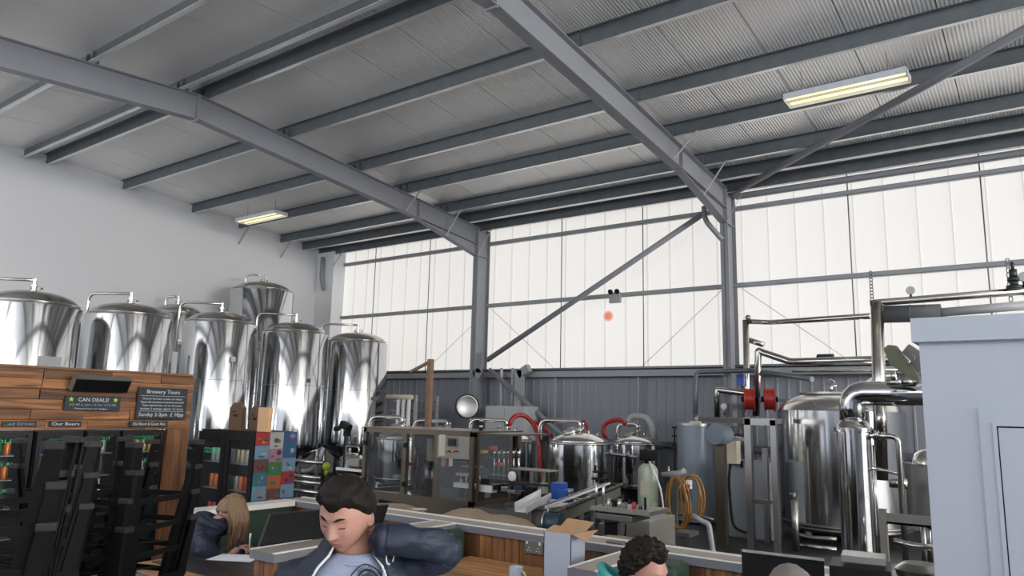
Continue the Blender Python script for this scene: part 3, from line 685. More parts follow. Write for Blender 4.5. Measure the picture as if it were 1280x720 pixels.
bx(t,'guide_rail',612,602,686,605.5,Y2+.1,.02,'pipe'); bx(t,'guide_rail',612,605,686,608.5,Y2+.35,.02,'pipe')
bx(t,'upper_plate',635,586.5,685,589,Y2+.15,.25,'panelgrey')
for x in (640,662,677): bx(t,'upright',x,588,x+3,612,Y2+.2,.03,'steel2')
q=at2(641,595,Y2+.1); MB().lathe([(0,0),(.05,0),(.055,.02),(.03,.03),(0,.03)],q,18,axis=(0,-1,0)).build('dial',M['white'],t)
for (x0,y0,x1,y1,mm_) in ((642,604,652,613,'dblue'),(655,608,668,618,'black'),(616,606,622,613,'black'),(672,604,678,618,'panelgrey'),(626,608,634,615,'steel2'),(634,612,644,618,'steeld')):
    bx(t,'mechanism_block',x0,y0,x1,y1,Y2+.12,.12,mm_,.005)
t=thing('blue_motor','bright blue stepped motor housing at the end of the can rails','motor',at2(697,626,Y2-.05))
bx(t,'housing',688,603,700,625,Y2-.1,.16,'blue',.01); bx(t,'gearbox',697,611,708,629,Y2-.14,.16,'blue',.01); bx(t,'end_cap',706,612,711,629,Y2-.1,.1,'steel2',.01)
# white chute
t=thing('can_chute','white folded can chute sticking out towards the camera','chute',at2(665,630,-6.8))
a,b=at2(650,640,-7.1),at2(682,622,-6.5)
m=MB(); d=(b-a); n=V((-.6,.5,0)).normalized()*.0
m.bar(a+V((.0,0,0)),b,.10,.006); m.bar(a+V((-.05,-.02,.045)),b+V((-.05,-.02,.045)),.006,.085); m.build('chute_side',M['white'],t)
MB().bar(a+V((.05,.03,.02)),b+V((.05,.03,.02)),.006,.07).build('chute_wall',M['white'],t)
MB().cyl(b+V((0,.05,0)),(b.x,b.y+.05,.45),.014,n=8).build('stand',M['steeld'],t)
# conveyor running away to the right
t=thing('can_conveyor','narrow steel can conveyor with black and white rails and a rounded end','conveyor',(6.3,-7,0))
a=at2(690,652,-7.5); b=at2(768,614,-5.9)
a.z=.83;b.z=a.z
a=at(692,648,Z=.83); b=at(770,614,Z=.83)
d=(b-a).normalized(); s=d.cross(V((0,0,1))).normalized()
MB().bar(a,b,.11,.10).build('bed',M['machgrey'],t)
MB().bar(a+V((0,0,.055)),b+V((0,0,.055)),.085,.006).build('belt',M['black'],t)
for k,(o_,mm_) in enumerate(((-.075,'white'),(.075,'pipe'),(-.12,'pipe'),(.12,'black'))):
    MB().bar(a+s*o_+V((0,0,.09)),b+s*o_+V((0,0,.09)),.014,.02).build('guide_rail',M[mm_],t)
m=MB(); m.cyl(a-s*.07-V((0,0,.05)),a+s*.07-V((0,0,.05)),.1,n=24); m.build('end_drum',M['dblue'],t)
m=MB(); m.cyl(a-s*.085-V((0,0,.05)),a-s*.07-V((0,0,.05)),.105,n=24); m.build('end_plate',M['steel2'],t)
m=MB(); q=a+d*.3-V((0,0,.16)); m.cyl(q-s*.1,q+s*.25,.075,n=20); m.cyl(q+s*.25,q+s*.27,.06,n=20); m.box(q+V((-.04,-.04,.0)),q+V((.04,.04,.12))); m.build('drive_motor',M['dblue'],t)
for k in (.25,1.2,2.1):
    for o_ in (-.06,.06): p=a+d*k+s*o_; MB().box((p.x-.015,p.y-.015,0),(p.x+.015,p.y+.015,p.z-.05)).build('leg',M['steeld'],t)
m=MB(); q=a+d*-.05+V((0,0,-.11)); m.bar(q-s*.12,q+s*.22,.03,.03); m.bar(a+V((0,0,-.15))-s*.15,a+d*.45+V((0,0,-.22))-s*.1,.02,.02); m.build('bracket',M['pipe'],t)
# labelling machine
Y3=-7.4
t=thing('labelling_machine','small labelling machine with a handwheel column and grey box body','labelling machine',at2(765,650,Y3))
bx(t,'body',744,640.5,790,654,Y3,.35,'machgrey',.008); bx(t,'top_plate',738,637.5,812,640.5,Y3-.02,.4,'panelgrey')
q=at2(750,640,Y3+.1)
for dx in (-.035,.035): a=at2(750,597,Y3+.1); MB().cyl((q.x+dx,q.y,q.z),(q.x+dx,q.y,a.z),.013,n=10).build('column_rod',M['pipe'],t)
m=MB(); m.box((a.x-.07,a.y-.03,a.z-.02),(a.x+.07,a.y+.03,a.z+.0)); m.cyl(a,a+V((0,0,.05)),.015,n=10); m.torus(a+V((0,0,.05)),.06,.01,n=22,m=6); m.cyl(a+V((-.05,0,.05)),a+V((-.05,0,.11)),.01,n=8); m.bar(a+V((-.06,0,.05)),a+V((.06,0,.05)),.015,.01)
m.build('handwheel',M['black'],t)
for (x0,y0,x1,y1,mm_) in ((759,623,763,638,'steel2'),(765,625,771,638,'black'),(772,624,777,638,'steel2'),(779,628,784,638,'machgrey'),(790,628,795,638,'redp'),(798,632,803,639,'dblue'),(805,622,808,639,'black')):
    a=at2((x0+x1)/2,y0,Y3+.12); b=at2((x0+x1)/2,y1,Y3+.12); r=abs(at2(x1,y0,Y3).x-at2(x0,y0,Y3).x)/2
    MB().cyl((a.x,a.y,b.z),(a.x,a.y,a.z),r,n=16).build('label_roller',M[mm_],t)
for x in (757,771,752): a=at2(x,654,Y3+.15); MB().box((a.x-.02,a.y-.02,0),(a.x+.02,a.y+.02,a.z)).build('leg',M['steeld'],t)
a=at2(762,662,Y3+.1); MB().box((a.x-.05,a.y,a.z-.05),(a.x+.06,a.y+.08,a.z+.06)).build('junction_box',M['black'],t)
MB().tube(fillet([at2(782,655,Y3+.1),at2(782,672,Y3+.1),at2(762,680,Y3+.1)],.1),.008,6).build('cable',M['black'],t)
# plain grey cabinet behind it
a=at2(785,648,-6.5); b=at2(824,700,-6.5)
o=MB().box((at2(772,650,-6.5).x,-6.5,.02),(at2(812,650,-6.5).x,-5.9,a.z)).build('grey_cabinet',M['panelgrey'],bevel=.01); tag(o,'plain grey cabinet between the labelling machine and the softener bottle','cabinet')
# softener bottle
x,y,_=stand(797,823,600,.26); c=V((x,y,0)); z0=zat(810,588,c)
M['softener']=mat('grey_green_fibreglass',sr(176,186,166),.45,0,var=((3,3,3),.04))
t=thing('softener_bottle','tall pale green pressure bottle with a black control head','water softener',(x,y,0))
MB().lathe([(0,.02),(.12,.02),(.13,.08),(.13,z0-.06),(.125,z0),(.105,z0+.05),(.06,z0+.085),(0,z0+.09)],c,36).build('bottle',M['softener'],t)
m=MB(); m.cyl(c+V((0,0,z0+.08)),c+V((0,0,z0+.13)),.05,n=20); m.box(c+V((-.08,-.08,z0+.12)),c+V((.08,.06,z0+.26))); m.lathe([(0,0),(.07,0),(.07,.03),(0,.04)],c+V((.02,-.08,z0+.2)),24,axis=(0,-1,0)); m.build('control_head',M['black'],t,bevel=.008)
m=MB(); q=c+V((-.08,0,z0+.15)); m.tube(fillet([q,q+V((-.55,-.0,.04)),q+V((-.55,0,-.5))],.08),.02,10); m.cyl(q+V((-.2,0,-.01)),q+V((-.2,0,.07)),.03,n=10); m.cyl(q+V((-.45,0,.0)),q+V((-.45,0,.09)),.025,n=10); m.build('inlet_pipe',M['steeld'],t)
MB().tube(fillet([c+V((.06,-.08,z0+.12)),c+V((.24,-.12,z0-.2)),c+V((.27,-.12,z0-.55)),c+V((.15,-.15,z0-.78)),c+V((-.2,-.2,z0-.8))],.25),.012,8).build('white_hose',M['white'],t)
m=MB().box(c+V((-.04,-.134,z0-.3)),c+V((.05,-.127,z0-.12))); m.build('label_sheet',M['cream'],t)
bx_=MB().cyl(at2(829,660,-4.9),V((at2(829,660,-4.9).x,-4.9,.05)),.09,n=24); tag(bx_.build('blue_drum',M['blue']),'small blue drum at the foot of the softener bottle','drum')
# pump wall with hose coils
t=thing('dosing_pump','white and orange dosing pump behind the orange hose coils','pump',at2(855,615,-4.2))
bx(t,'pump_head',849,600,861,612,-4.25,.12,'white',.008); bx(t,'orange_panel',856,605,862,611,-4.26,.008,'orange') if 'orange' in M else None
G('orange',sr(225,95,40),.5); bx(t,'orange_panel',856,605,862,611,-4.262,.01,'orange'); bx(t,'bracket',849,612,860,628,-4.25,.1,'dblue'); bx(t,'support',838,596,846,668,-4.15,.06,'machgrey')
bx(t,'base',836,664,862,672,-4.3,.3,'machgrey')
a=at2(852,672,-4.2); MB().box((a.x-.04,-4.2,0),(a.x+.04,-4.1,a.z)).build('post',M['steeld'],t)
G('hose_o',sr(168,118,56),.5)
hose_c=at2(852,626,-4.4)
def coil(name,cx,cy,rx,rz,n,Y,label,mm_,r=.010,seed=1):
    R_=random.Random(seed); c=at2(cx,cy,Y); pts=[]
    for k in range(n*24+1):
        a=2*PI*k/24; w=1+.06*math.sin(k*.27+seed); sx=.03*math.sin(k*.11)
        pts.append(c+V((math.cos(a)*rx*w+sx,-.02+.0035*k/ n-.02*math.sin(a),math.sin(a)*rz*(1+.05*math.sin(k*.19)))))
    tag(MB().tube(pts,r,7).build(name,M[mm_]),label,'hose')
coil('hose_coil',846,629,.13,.30,5,-4.5,'orange hose hanging in coils left of the dosing pump','hose_o',seed=2)
coil('hose_coil',863,622,.14,.26,4,-4.45,'orange hose hanging in coils over the dosing pump, right coil','hose_o',seed=5)
G('pvc',sr(172,174,176),.4)
pipe('waste_pipe',[at2(866,644,-4.5),at2(878,652,-4.5),at2(886,655,-4.5),at2(892,694,-4.5),at2(905,700,-4.5)],.032,M['pvc'],'grey plastic waste pipe bending down right of the hose coils',fil=.06)
pipe('plastic_pipe',[at2(828,594,-4.1),at2(850,592,-4.1),at2(856,588,-4.1)],.04,M['pvc'],'short grey plastic pipe above the hose coils',fil=.05)
a=at2(836,583,-4.1); tag(MB().cyl(a,a+V((0,0,-.12)),.012,n=8).cyl(a-V((0,0,.08)),a-V((0,0,.16)),.035,n=14).build('sample_valve',M['pipe']),'small steel valve standing on the grey plastic pipe','valve')
pipe('dark_pipe',[at2(826,640,-4.0),at2(880,646,-4.0),at2(892,650,-4)],.02,M['steeld'],'dark pipe crossing low in front of the grey tank',fil=.04)
# ------------------------------------------------------------------ skid frame
Yf=-3.3
t=thing('pipe_skid','open square tube steel skid frame left of the biggest tank','steel frame',at2(935,690,Yf)*1.0)
t.location=(at2(935,600,Yf).x,Yf,0)
def post(x0,x1,yt,Y,par,nm='post',mm_='steel2',xb=None):
    a=at2(x0,yt,Y);b=at2(x1,yt,Y); return MB().box((a.x,Y,0),(b.x,Y+(b.x-a.x),a.z)).build(nm,M[mm_],par)
G('skid',(.40,.39,.37),.3,1)
post(929.5,937.5,522,Yf,t,mm_='skid'); post(962,969,525,Yf+.0,t,mm_='skid'); post(893,904,545,Yf+.3,t,'wide_post','canframe')
post(952,958,560,Yf+.9,t,'inner_post','steeld'); 
a=at2(930,523,Yf);b=at2(969,526,Yf); zb_=a.z
MB().box((a.x,Yf,zb_-.085),(b.x,Yf+.085,zb_)).build('top_beam',M['skid'],t)
c0=at2(876,519.5,Yf+1.2); MB().bar(V((a.x+.04,Yf+.04,zb_-.03)),V((c0.x,Yf+1.2,zb_-.03)),.07,.07).build('top_beam',M['skid'],t)
MB().bar(V((b.x-.04,Yf+.04,zb_-.03)),V((b.x-.3,Yf+1.2,zb_-.03)),.07,.07).build('top_beam',M['skid'],t)
MB().bar(V((c0.x,Yf+1.2,zb_-.03)),V((b.x-.3,Yf+1.2,zb_-.03)),.07,.07).build('top_beam',M['skid'],t)
p=at2(943,626,Yf+.05); q=at2(965,629,Yf+.05); MB().bar(V((p.x,Yf+.05,p.z)),V((q.x,Yf+.05,p.z)),.1,.05).build('cross_shelf',M['pipe'],t)
p=at2(893,543,Yf+.2)
t=thing('pump_motor','round blue grey motor end at the top left of the skid frame','motor',p)
G('bluegrey',sr(128,142,155),.5); MB().lathe([(0,0),(.14,0),(.15,.02),(.15,.05),(.13,.28),(0,.3)],p,36,axis=(.25,1,0)).build('motor_casing',M['bluegrey'],t)
t=thing('valve_manifold','row of small grey valves under the top beam of the skid','valves',at2(915,537,Yf+.5))
for k in range(6):
    p=at2(903+k*6,533,Yf+.5); m=MB(); m.cyl(p,p-V((0,0,.14)),.03,n=12); m.cyl(p+V((0,-.05,-.06)),p+V((0,.05,-.06)),.045,n=14); m.build('valve',M['machgrey'],t)
p=at2(903,548,Yf+.5);q=at2(936,548,Yf+.5); MB().bar(V((p.x,p.y,p.z)),V((q.x,q.y,p.z)),.1,.05).build('manifold_bar',M['steeld'],t)
G('cabgrey',sr(140,145,150),.5)
a=at2(907,575,-2.2);b=at2(932,672,-2.2)
t=thing('electrical_cabinet','pale grey cabinet seen between the posts of the skid frame','cabinet',(a.x,-2.2,0)); MB().box((a.x,-2.2,b.z),(at2(962,575,-2.2).x,-1.7,a.z+.0)).build('cabinet_body',M['cabgrey'],t,bevel=.01); MB().box((a.x+.04,-2.2,0),(at2(960,575,-2.2).x,-1.75,b.z)).build('plinth',M['steeld'],t)
o=MB().box((a.x+.03,-2.215,b.z+.05),(at2(931,575,-2.2).x,-2.2,a.z-.04)).build('cabinet_door',M['cabgrey'],t); MB().box((at2(929,575,-2.2).x-.03,-2.235,1.),(at2(929,575,-2.2).x,-2.215,1.1)).build('door_handle',M['black'],o)
a=at2(905,545,-2.4);b=at2(921,580,-2.4); tag(MB().box((a.x,-2.4,b.z),(b.x,-2.22,a.z)).build('louvred_box',M['cream']),'cream louvred box above the pale cabinet in the skid','electrical box')
pipe('black_cable',[at2(913,580,-2.5),at2(911,600,-2.5),at2(914,640,-2.5),at2(917,660,-2.5),at2(935,667,-2.5)],.02,M['black'],'black cable running down the front of the pale cabinet',fil=.1)
# ------------------------------------------------------------------ pipework by the near column
YP=-.25
pipe('steel_pipe',[at2(932,400,YP),at2(934,492,YP),at2(896,487,YP+.0),at2(897,522,YP)],.055,M['pipe'],'steel pipe dropping beside the near column then stepping left to the skid',fil=.05)
t=thing('ball_float','round dark ball on top of the steel pipe by the near column','valve',at2(935,398,YP)); MB().ball(at2(935,397,YP),.05,14).build('ball',M['steeld'],t); 
pipe('steel_pipe',[at2(936,402,YP),at2(962,403,YP),at2(1090,395,-1.6)],.045,M['pipe'],'thin level pipe running right from the near column in front of the translucent wall',fil=.05)
pipe('steel_pipe',[at2(936,425,YP+.1),at2(955,431,YP+.1)],.05,M['pipe'],'short pipe stub pointing right beside the near column',fil=.05)
pipe('steel_pipe',[at2(945,520,YP-.3),at2(948,438,YP-.3),at2(952,440,YP-.3),at2(988,452,YP-.4),at2(1120,449,-1.2)],.06,M['pipe'],'bent pipe from the red reel rising and running right behind the biggest tank',fil=.05)
a=at2(1032,449.5,-.75); tag(MB().cyl(a-V((.12,0,0)),a+V((.12,0,-.0)),.09,n=18).build('pipe_clamp',M['rubber']),'dark clamp around the level pipe above the biggest tank','pipe clamp')
pipe('dark_pipe',[at2(869,522,-.6),at2(870,465,-.3),at2(940,463,-.3),at2(1015,474,-1.4)],.042,M['galv'],'dark pipe arching over from the grey water tank past the near column',fil=.1)
pipe('steel_rail',[at2(990,464,.1),at2(1130,462,.1)],.025,M['pipe'],'bright thin rail on the wall behind the biggest tank')
pipe('conduit',[at2(820,545,.2),at2(825,512,.2),at2(830,512,.2)],.012,M['pvc'],'thin pale conduit on the grey wall left of the grey water tank',fil=.03)
for px,l in ((937,'left red hose reel behind the skid frame'),(962,'right red hose reel behind the skid frame')):
    p=at2(px,499,-1.0); t=thing('hose_reel',l,'hose reel',p); G('reel',(.42,.03,.02),.35)
    ax_=V((.95,.3,0)).normalized()
    m=MB(); m.lathe([(0,-.09),(.18,-.09),(.2,-.08),(.2,-.065),(.17,-.06),(.17,.06),(.2,.065),(.2,.08),(.18,.09),(0,.09)],p,32,axis=ax_); m.build('drum',M['reel'],t)
    MB().cyl(p-ax_*.13,p+ax_*.13,.045,n=14).build('hub',M['black'],t); MB().bar(p-ax_*.13+V((0,.0,0)),p-ax_*.13+V((0,1.3,0)),.04,.06).build('bracket',M['galv'],t)
p=at2(905,508,YP-.2); t=thing('pressure_gauge','small round pressure gauge left of the red hose reels','gauge',p); MB().lathe([(0,0),(.06,0),(.06,.03),(0,.03)],p,24,axis=(.2,-1,0)).build('case',M['steeld'],t); MB().lathe([(0,.031),(.05,.031),(.05,.034),(0,.034)],p,24,axis=(.2,-1,0)).build('dial',M['white'],t); MB().cyl(p,p-V((0,0,.15)),.012,n=8).build('stem',M['pipe'],t)
p=at2(926,476,-.4); t=tag(MB().box(p-V((.06,.05,.08)),p+V((.06,.05,.04))).cyl(p+V((0,0,.0)),p+V((0,0,.12)),.05,n=14).build('blue_valve',M['blue']),'small blue valve on the near column','valve')
# tall pipes behind the flue
for x0,y0,y1,r,l in ((1100,505,545,.07,'steel pipe dropping under the bent flue pipe'),(1168-3,505,700,.02,'thin post beside the cabin edge') ): 
    p=at2(x0,y0,-2.6); q=at2(x0+5,y1,-2.6); tag(MB().cyl((p.x,-2.6,q.z),p,r,n=14).build('steel_pipe',M['pipe']),l,'pipe')
pipe('steel_pipe',[at2(1096,378,-2.0),at2(1102,600,-2.0)],.085,M['pipe'],'vertical overhead pipe leg coming down behind the bent flue pipe',n=18)
pipe('steel_pipe',[at2(1088,379.5,-2.0),at2(1096,378.5,-2.0),at2(1290,363,-2.0)],.05,M['pipe'],'upper overhead pipe running right from the vertical leg',n=14)
pipe('steel_pipe',[at2(1172,391,-1.9),at2(1290,381,-1.9)],.06,M['pvc'],'lower pale overhead pipe running right above the white cabin',n=14)
a,b=at2(1102,393,-1.9),at2(1176,391,-1.9); tag(MB().cyl(a,b,.12,n=22).cyl(a+(b-a)*.5-V((.01,0,0)),a+(b-a)*.5+V((.01,0,0)),.126,n=22).build('pipe_insulation',mat('dark_grey_foam_lagging',(.10,.11,.12),.8)),'thick dark grey lagging sleeve on the lower overhead pipe','pipe insulation')
for px,yt,yb_,l in ((1088,340,377,'perforated hanging strap above the corner of the overhead pipe'),(1259,323,377,'perforated hanging strap above the white cabin')):
    p=at2(px,yt,-1.95); q=at2(px+1.5,yb_,-1.95); m=MB(); n=9
    for k in range(n): z=q.z+(p.z-q.z)*k/n; m.torus((p.x,-1.95,z+.03),.02,.006,axis=(0,1,0),n=10,m=5,sc=1.6)
    m.bar(V((p.x-.02,-1.95,q.z)),V((p.x-.02,-1.95,p.z)),.008,.004); m.bar(V((p.x+.02,-1.95,q.z)),V((p.x+.02,-1.95,p.z)),.008,.004); tag(m.build('hanging_strap',M['galv']),l,'strap')
p=at2(1138,363,-2.0); t=thing('pressure_gauge','round gauge standing on the upper overhead pipe','gauge',p); MB().lathe([(0,-.02),(.055,-.02),(.055,.02),(0,.02)],p,24,axis=(.2,-1,0)).build('case',M['pvc'],t); MB().cyl(p,p-V((0,0,.17)),.014,n=8).cyl(p-V((0,0,.1)),p-V((0,0,.16)),.03,n=10).build('stem',M['black'],t)
p=at2(1279,346,-2.0); t=thing('pressure_gauge','round gauge cut off by the right edge of the picture','gauge',p); MB().lathe([(0,-.02),(.06,-.02),(.06,.02),(0,.02)],p,24,axis=(.2,-1,0)).build('case',M['pvc'],t); MB().cyl(p,p-V((0,0,.25)),.014,n=8).build('stem',M['black'],t)
p=at2(1268,360,-2.0); t=thing('relief_valve','dark stepped relief valve standing on the overhead pipe','valve',p); m=MB(); 
for r,z0_,z1_ in ((.09,-.02,.03),(.05,.03,.09),(.07,.09,.13),(.045,.13,.24),(.02,.24,.34)): m.cyl(p+V((0,0,z0_)),p+V((0,0,z1_)),r,n=16)
m.build('valve_body',mat('dark_bronze',(.05,.06,.05),.4,.5),t)
# gearbox cover panel left of the cabin
G('olive',sr(96,98,78),.45,.3)
t=thing('mill_guard','tilted olive grey guard plate with a gearbox against the white cabin','machine guard',at2(1128,455,-4.5))
P_=[at2(*q,-4.5) for q in ((1104,436),(1110,431),(1120,432),(1148,470),(1149,478),(1133,470),(1112,455))]
MB().prism([p for p in P_],(0,.12,0)).build('guard_plate',M['olive'],t)
p=at2(1137,448,-4.3); m=MB(); m.box(p+V((-.1,0,-.12)),p+V((.16,.2,.1)),Matrix.Rotation(.7,3,'Y')); m.cyl(p+V((0,-.05,.0)),p+V((0,.0,.0)),.06,n=14); m.build('gearbox',M['machgrey'],t,bevel=.01)
m=MB(); m.tube(fillet([at2(1124,438,-4.55),at2(1138,452,-4.55),at2(1134,455,-4.55)],.03),.01,8); m.build('handle',M['pipe'],t)
p=at2(1140,475,-4.4); q=at2(1140,700,-4.4); MB().box((p.x+.05,-4.1,0),(p.x+.09,-4.06,p.z+.1)).build('stand',M['steeld'],t)
p=at2(1118,478,-4.6); m=MB(); m.cyl(p,p+V((0,0,.13)),.03,n=12); m.cyl(p-V((.07,0,0)),p+V((.07,0,0)),.035,n=12); m.cyl(p+V((.12,0,-.02)),p+V((.12,0,.03)),.05,n=14); tag(m.build('clamp_valve',M['pipe']),'steel clamp and valve sitting on the bent flue pipe','valve')
# angle frame bottom right
Yr=-5.2
t=thing('equipment_stand','grey angle iron stand between the flue pipe and the white cabin','stand',(at2(1103,650,Yr).x,Yr,0))
G('angle',sr(150,146,140),.5,.3)
post(1098,1107,636,Yr,t,'post','angle'); 
p=at2(1106,641,Yr); MB().box((p.x,Yr+.01,p.z-.10),(p.x+1.0,Yr+.03,p.z)).box((p.x,Yr+.01,p.z-.10),(p.x+1.0,Yr+.09,p.z-.08)).build('top_rail',M['angle'],t)
post(1180,1188,641,Yr,t,'post','angle')
pipe('steel_pipe',[at2(1117,676,Yr+.3),at2(1140,682,Yr+.3),at2(1180,686,Yr+.3)],.03,M['pipe'],'bright pipe crossing low behind the angle iron stand',fil=.03)
pipe('steel_pipe',[at2(1112,603,-3.5),at2(1135,605,-3.5)],.06,M['pipe'],'short bright pipe stub left of the small round lidded vessel')
p=at2(1150,712,Yr+.3); tag(MB().lathe([(0,0),(.1,0),(.2,.03),(.22,.1),(.14,.16),(0,.17)],(p.x,p.y,p.z-.1),28).cyl((p.x,p.y,0),(p.x,p.y,p.z-.1),.05,n=12).build('pump',M['steeld']),'steel pump casing low by the white cabin edge','pump')
# ------------------------------------------------------------------ left of the canning machine
YL=-4.6
for k,(xa,ya,xb,yb2) in enumerate(((366,583,405,579),(362,604,402,598),(362,611,402,605),(362,624,404,617))):
    a=at2(xa,ya,YL); b=at2(xb,yb2,YL); a2=V((a.x-.6,YL,b.z)); 
    pipe('manifold_pipe',[V((a.x-.5,YL,b.z)),V((b.x,YL,b.z))],.035,M['pipe'],['topmost','second','third','lowest'][k]+' of the four level bright pipes between the side cooler and the man','pipe','level pipes behind the man')
for x in (376,398): p=at2(x,570,YL+.08); tag(MB().box((p.x-.02,YL+.05,0),(p.x+.02,YL+.09,p.z)).build('pipe_post',M['steeld']),'dark post %s the level bright pipes'%('carrying the left end of' if x==376 else 'carrying the right end of'),'post')
pipe('grey_hose',[at2(372,587,-4.3),at2(385,590,-4.3),at2(398,578,-4.3),at2(404,560,-4.3)],.035,M['pvc'],'grey hose looping up between the front tanks and the pipes',fil=.2)
p=at2(408,583,-4.9); tag(MB().ball(p,.07,12).cyl(p,p-V((0,0,.14)),.03,n=10).build('tap_wheel',mat('lime_green_plastic',sr(150,170,40),.5)),'small lime green valve wheel left of the man','valve')
t=thing('pump_unit','small steel vessel with a white box in front, left of the canning machine','pump unit',at2(440,600,-5.6))
t.location=(at2(440,600,-5.6).x,-5.6,0); x,y,zs=stand(424,458,573,.5); c=V((x,y,0))
MB().lathe([(0,.2),(.25,.2),(.25,zs),(.22,zs+.03),(.12,zs+.09),(0,zs+.1)],c,40).build('vessel',M['steel'],t)
a=c+V((0,0,zs+.06)); m=MB(); m.tube(fillet([a+V((-.2,0,-.1)),a+V((-.2,0,.16)),a+V((.16,0,.16)),a+V((.16,0,.0))],.07),.022,10); m.build('handle_pipe',M['pipe'],t)
for k in range(3): an=k*2*PI/3; q=c+V((math.cos(an),math.sin(an),0))*.2; MB().cyl(q,q+V((0,0,.22)),.025,n=10).build('leg',M['steeld'],t)
bx(t,'motor_block',420,586,436,604,-6.0,.2,'black',.02); bx(t,'white_panel',420,584,458,591,-6.1,.03,'white'); bx(t,'white_panel',424,593,458,604,-6.1,.03,'white'); bx(t,'motor_box',434,573,448,584,-5.95,.15,'panelgrey',.01)
p=at2(430,604,-6.05); MB().box((p.x-.03,-6.07,0),(p.x+.03,-6.03,p.z)).build('stand',M['steeld'],t)
t=thing('camera_on_post','black camera like instrument on a thin post, left of the canning machine','instrument',(at2(432,540,-5.2).x,-5.2,0))
p=at2(432,534,-5.2); m=MB(); m.box(p+V((-.1,-.05,-.03)),p+V((.1,.05,.07)),Matrix.Rotation(.35,3,'Y')); m.cyl(p+V((-.08,-.06,-.02)),p+V((-.08,-.14,-.03)),.04,n=12); m.box(p+V((0,-.04,-.14)),p+V((.08,.04,-.05))); m.build('instrument_head',M['black'],t); MB().cyl(p,(p.x,p.y,0),.014,n=8).build('post',M['black'],t)
# rack with crates and white pipes behind
Yk=-2.0+.9
t=thing('pallet_rack','steel rack end with shelves beside the last polished tank','rack',(at2(500,520,Yk).x,Yk,0))
xa_=at2(482,520,Yk).x; xb_=at2(519,520,Yk).x
for x in (xa_,xb_): 
    for y in (Yk,Yk+.7): MB().box((x-.03,y-.03,0),(x+.03,y+.03,at2(500,494,Yk).z)).build('upright',M['rail'],t)
for yy in (500,512,524): z=at2(500,yy,Yk).z; MB().box((xa_,Yk-.02,z-.04),(xb_,Yk+.72,z)).build('shelf',M['machgrey'],t)
for k,(px,l) in enumerate(((498.5,'left'),(505,'middle'),(511.5,'right'))):
    p=at2(px,496,Yk-.1); tag(MB().cyl((p.x,p.y,0),(p.x,p.y,p.z),.045,n=14).build('white_pipe',M['white']),l+' one of three white pipes standing beside the rack','pipe','white pipes by the rack')
p=at2(484,496,Yk-.15);q=at2(515,500,Yk-.15); tag(MB().cyl(p,(q.x,q.y,p.z),.05,n=12).build('wrapped_pipe',M['cream']),'pale wrapped pipe lying across the top of the rack','pipe')
# timber prop
G('redtimber',sr(140,108,84),.6,var=((3,3,12),.3))
t=thing('gantry_post','rusty brown post with a slanting arm, standing behind the canning machine','post',(at2(538,530,-3.).x,-3.,0))
p=at2(538.5,449,-3.); MB().box((p.x-.045,-3.045,0),(p.x+.045,-2.955,p.z)).build('post',M['redtimber'],t); MB().bar(p-V((-.02,0,.03)),at2(513,465,-3.),.05,.05).build('arm',M['redtimber'],t)
# open round hatch lid
p=at2(584,508,-2.5); G('lidm',(.42,.43,.42),.45,.8)
t=thing('tank_lid','round open tank lid facing the camera beside the far column','lid',p)
n_=(CAM-p).normalized(); MB().lathe([(0,-.03),(.14,-.022),(.19,0),(.215,-.005),(.2,-.04),(0,-.05)],p,40,axis=n_+V((.3,0,0))).build('disc',M['lidm'],t); MB().torus(p-n_*.01,.215,.016,axis=n_+V((.3,0,0)),n=40,m=8).build('seal',M['rubber'],t); MB().cyl(p+V((0,.05,-.15)),p+V((.05,.2,-.45)),.02,n=8).build('hinge_arm',M['pipe'],t)
# white switch cabinet on the wall, ducts
a=at2(607,507,-.3); b=at2(656,560,-.3); t=thing('switch_cabinet','tall white switch cabinet against the wall right of the far column','cabinet',(a.x,-.3,0))
G('cabwhite',sr(186,188,190),.5)
MB().box((a.x,-.3,0),(b.x,.2,a.z)).build('cabinet_body',M['cabwhite'],t,bevel=.008); o=MB().box((a.x+.03,-.315,.1),((a.x+b.x)/2-.005,-.3,a.z-.04)).build('cabinet_door',M['cabwhite'],t); MB().box(((a.x+b.x)/2-.06,-.33,1.),((a.x+b.x)/2-.04,-.315,1.15)).build('door_handle',M['black'],o)
o=MB().box(((a.x+b.x)/2+.005,-.315,.1),(b.x-.03,-.3,a.z-.04)).build('cabinet_door',M['cabwhite'],t)
for x,r,l in ((627,.035,'thin pale conduit rising from the left of the white switch cabinet'),(641,.035,'thin pale conduit rising from the middle of the white switch cabinet')):
    p=at2(x,460,.2); tag(MB().cyl((p.x,.2,a.z),(p.x,.2,p.z),r,n=12).build('conduit',M['cabwhite']),l,'conduit')
p=at2(648,463,.2); q=at2(655,463,.2); tag(MB().box((p.x-.05,.12,a.z),(p.x+.14,.26,p.z)).bar(V((p.x+.04,.19,p.z-.1)),V((p.x+.3,.19,p.z+.05)),.14,.18).build('cable_duct',M['rail']),'grey bent cable duct rising from the right of the white switch cabinet','duct')
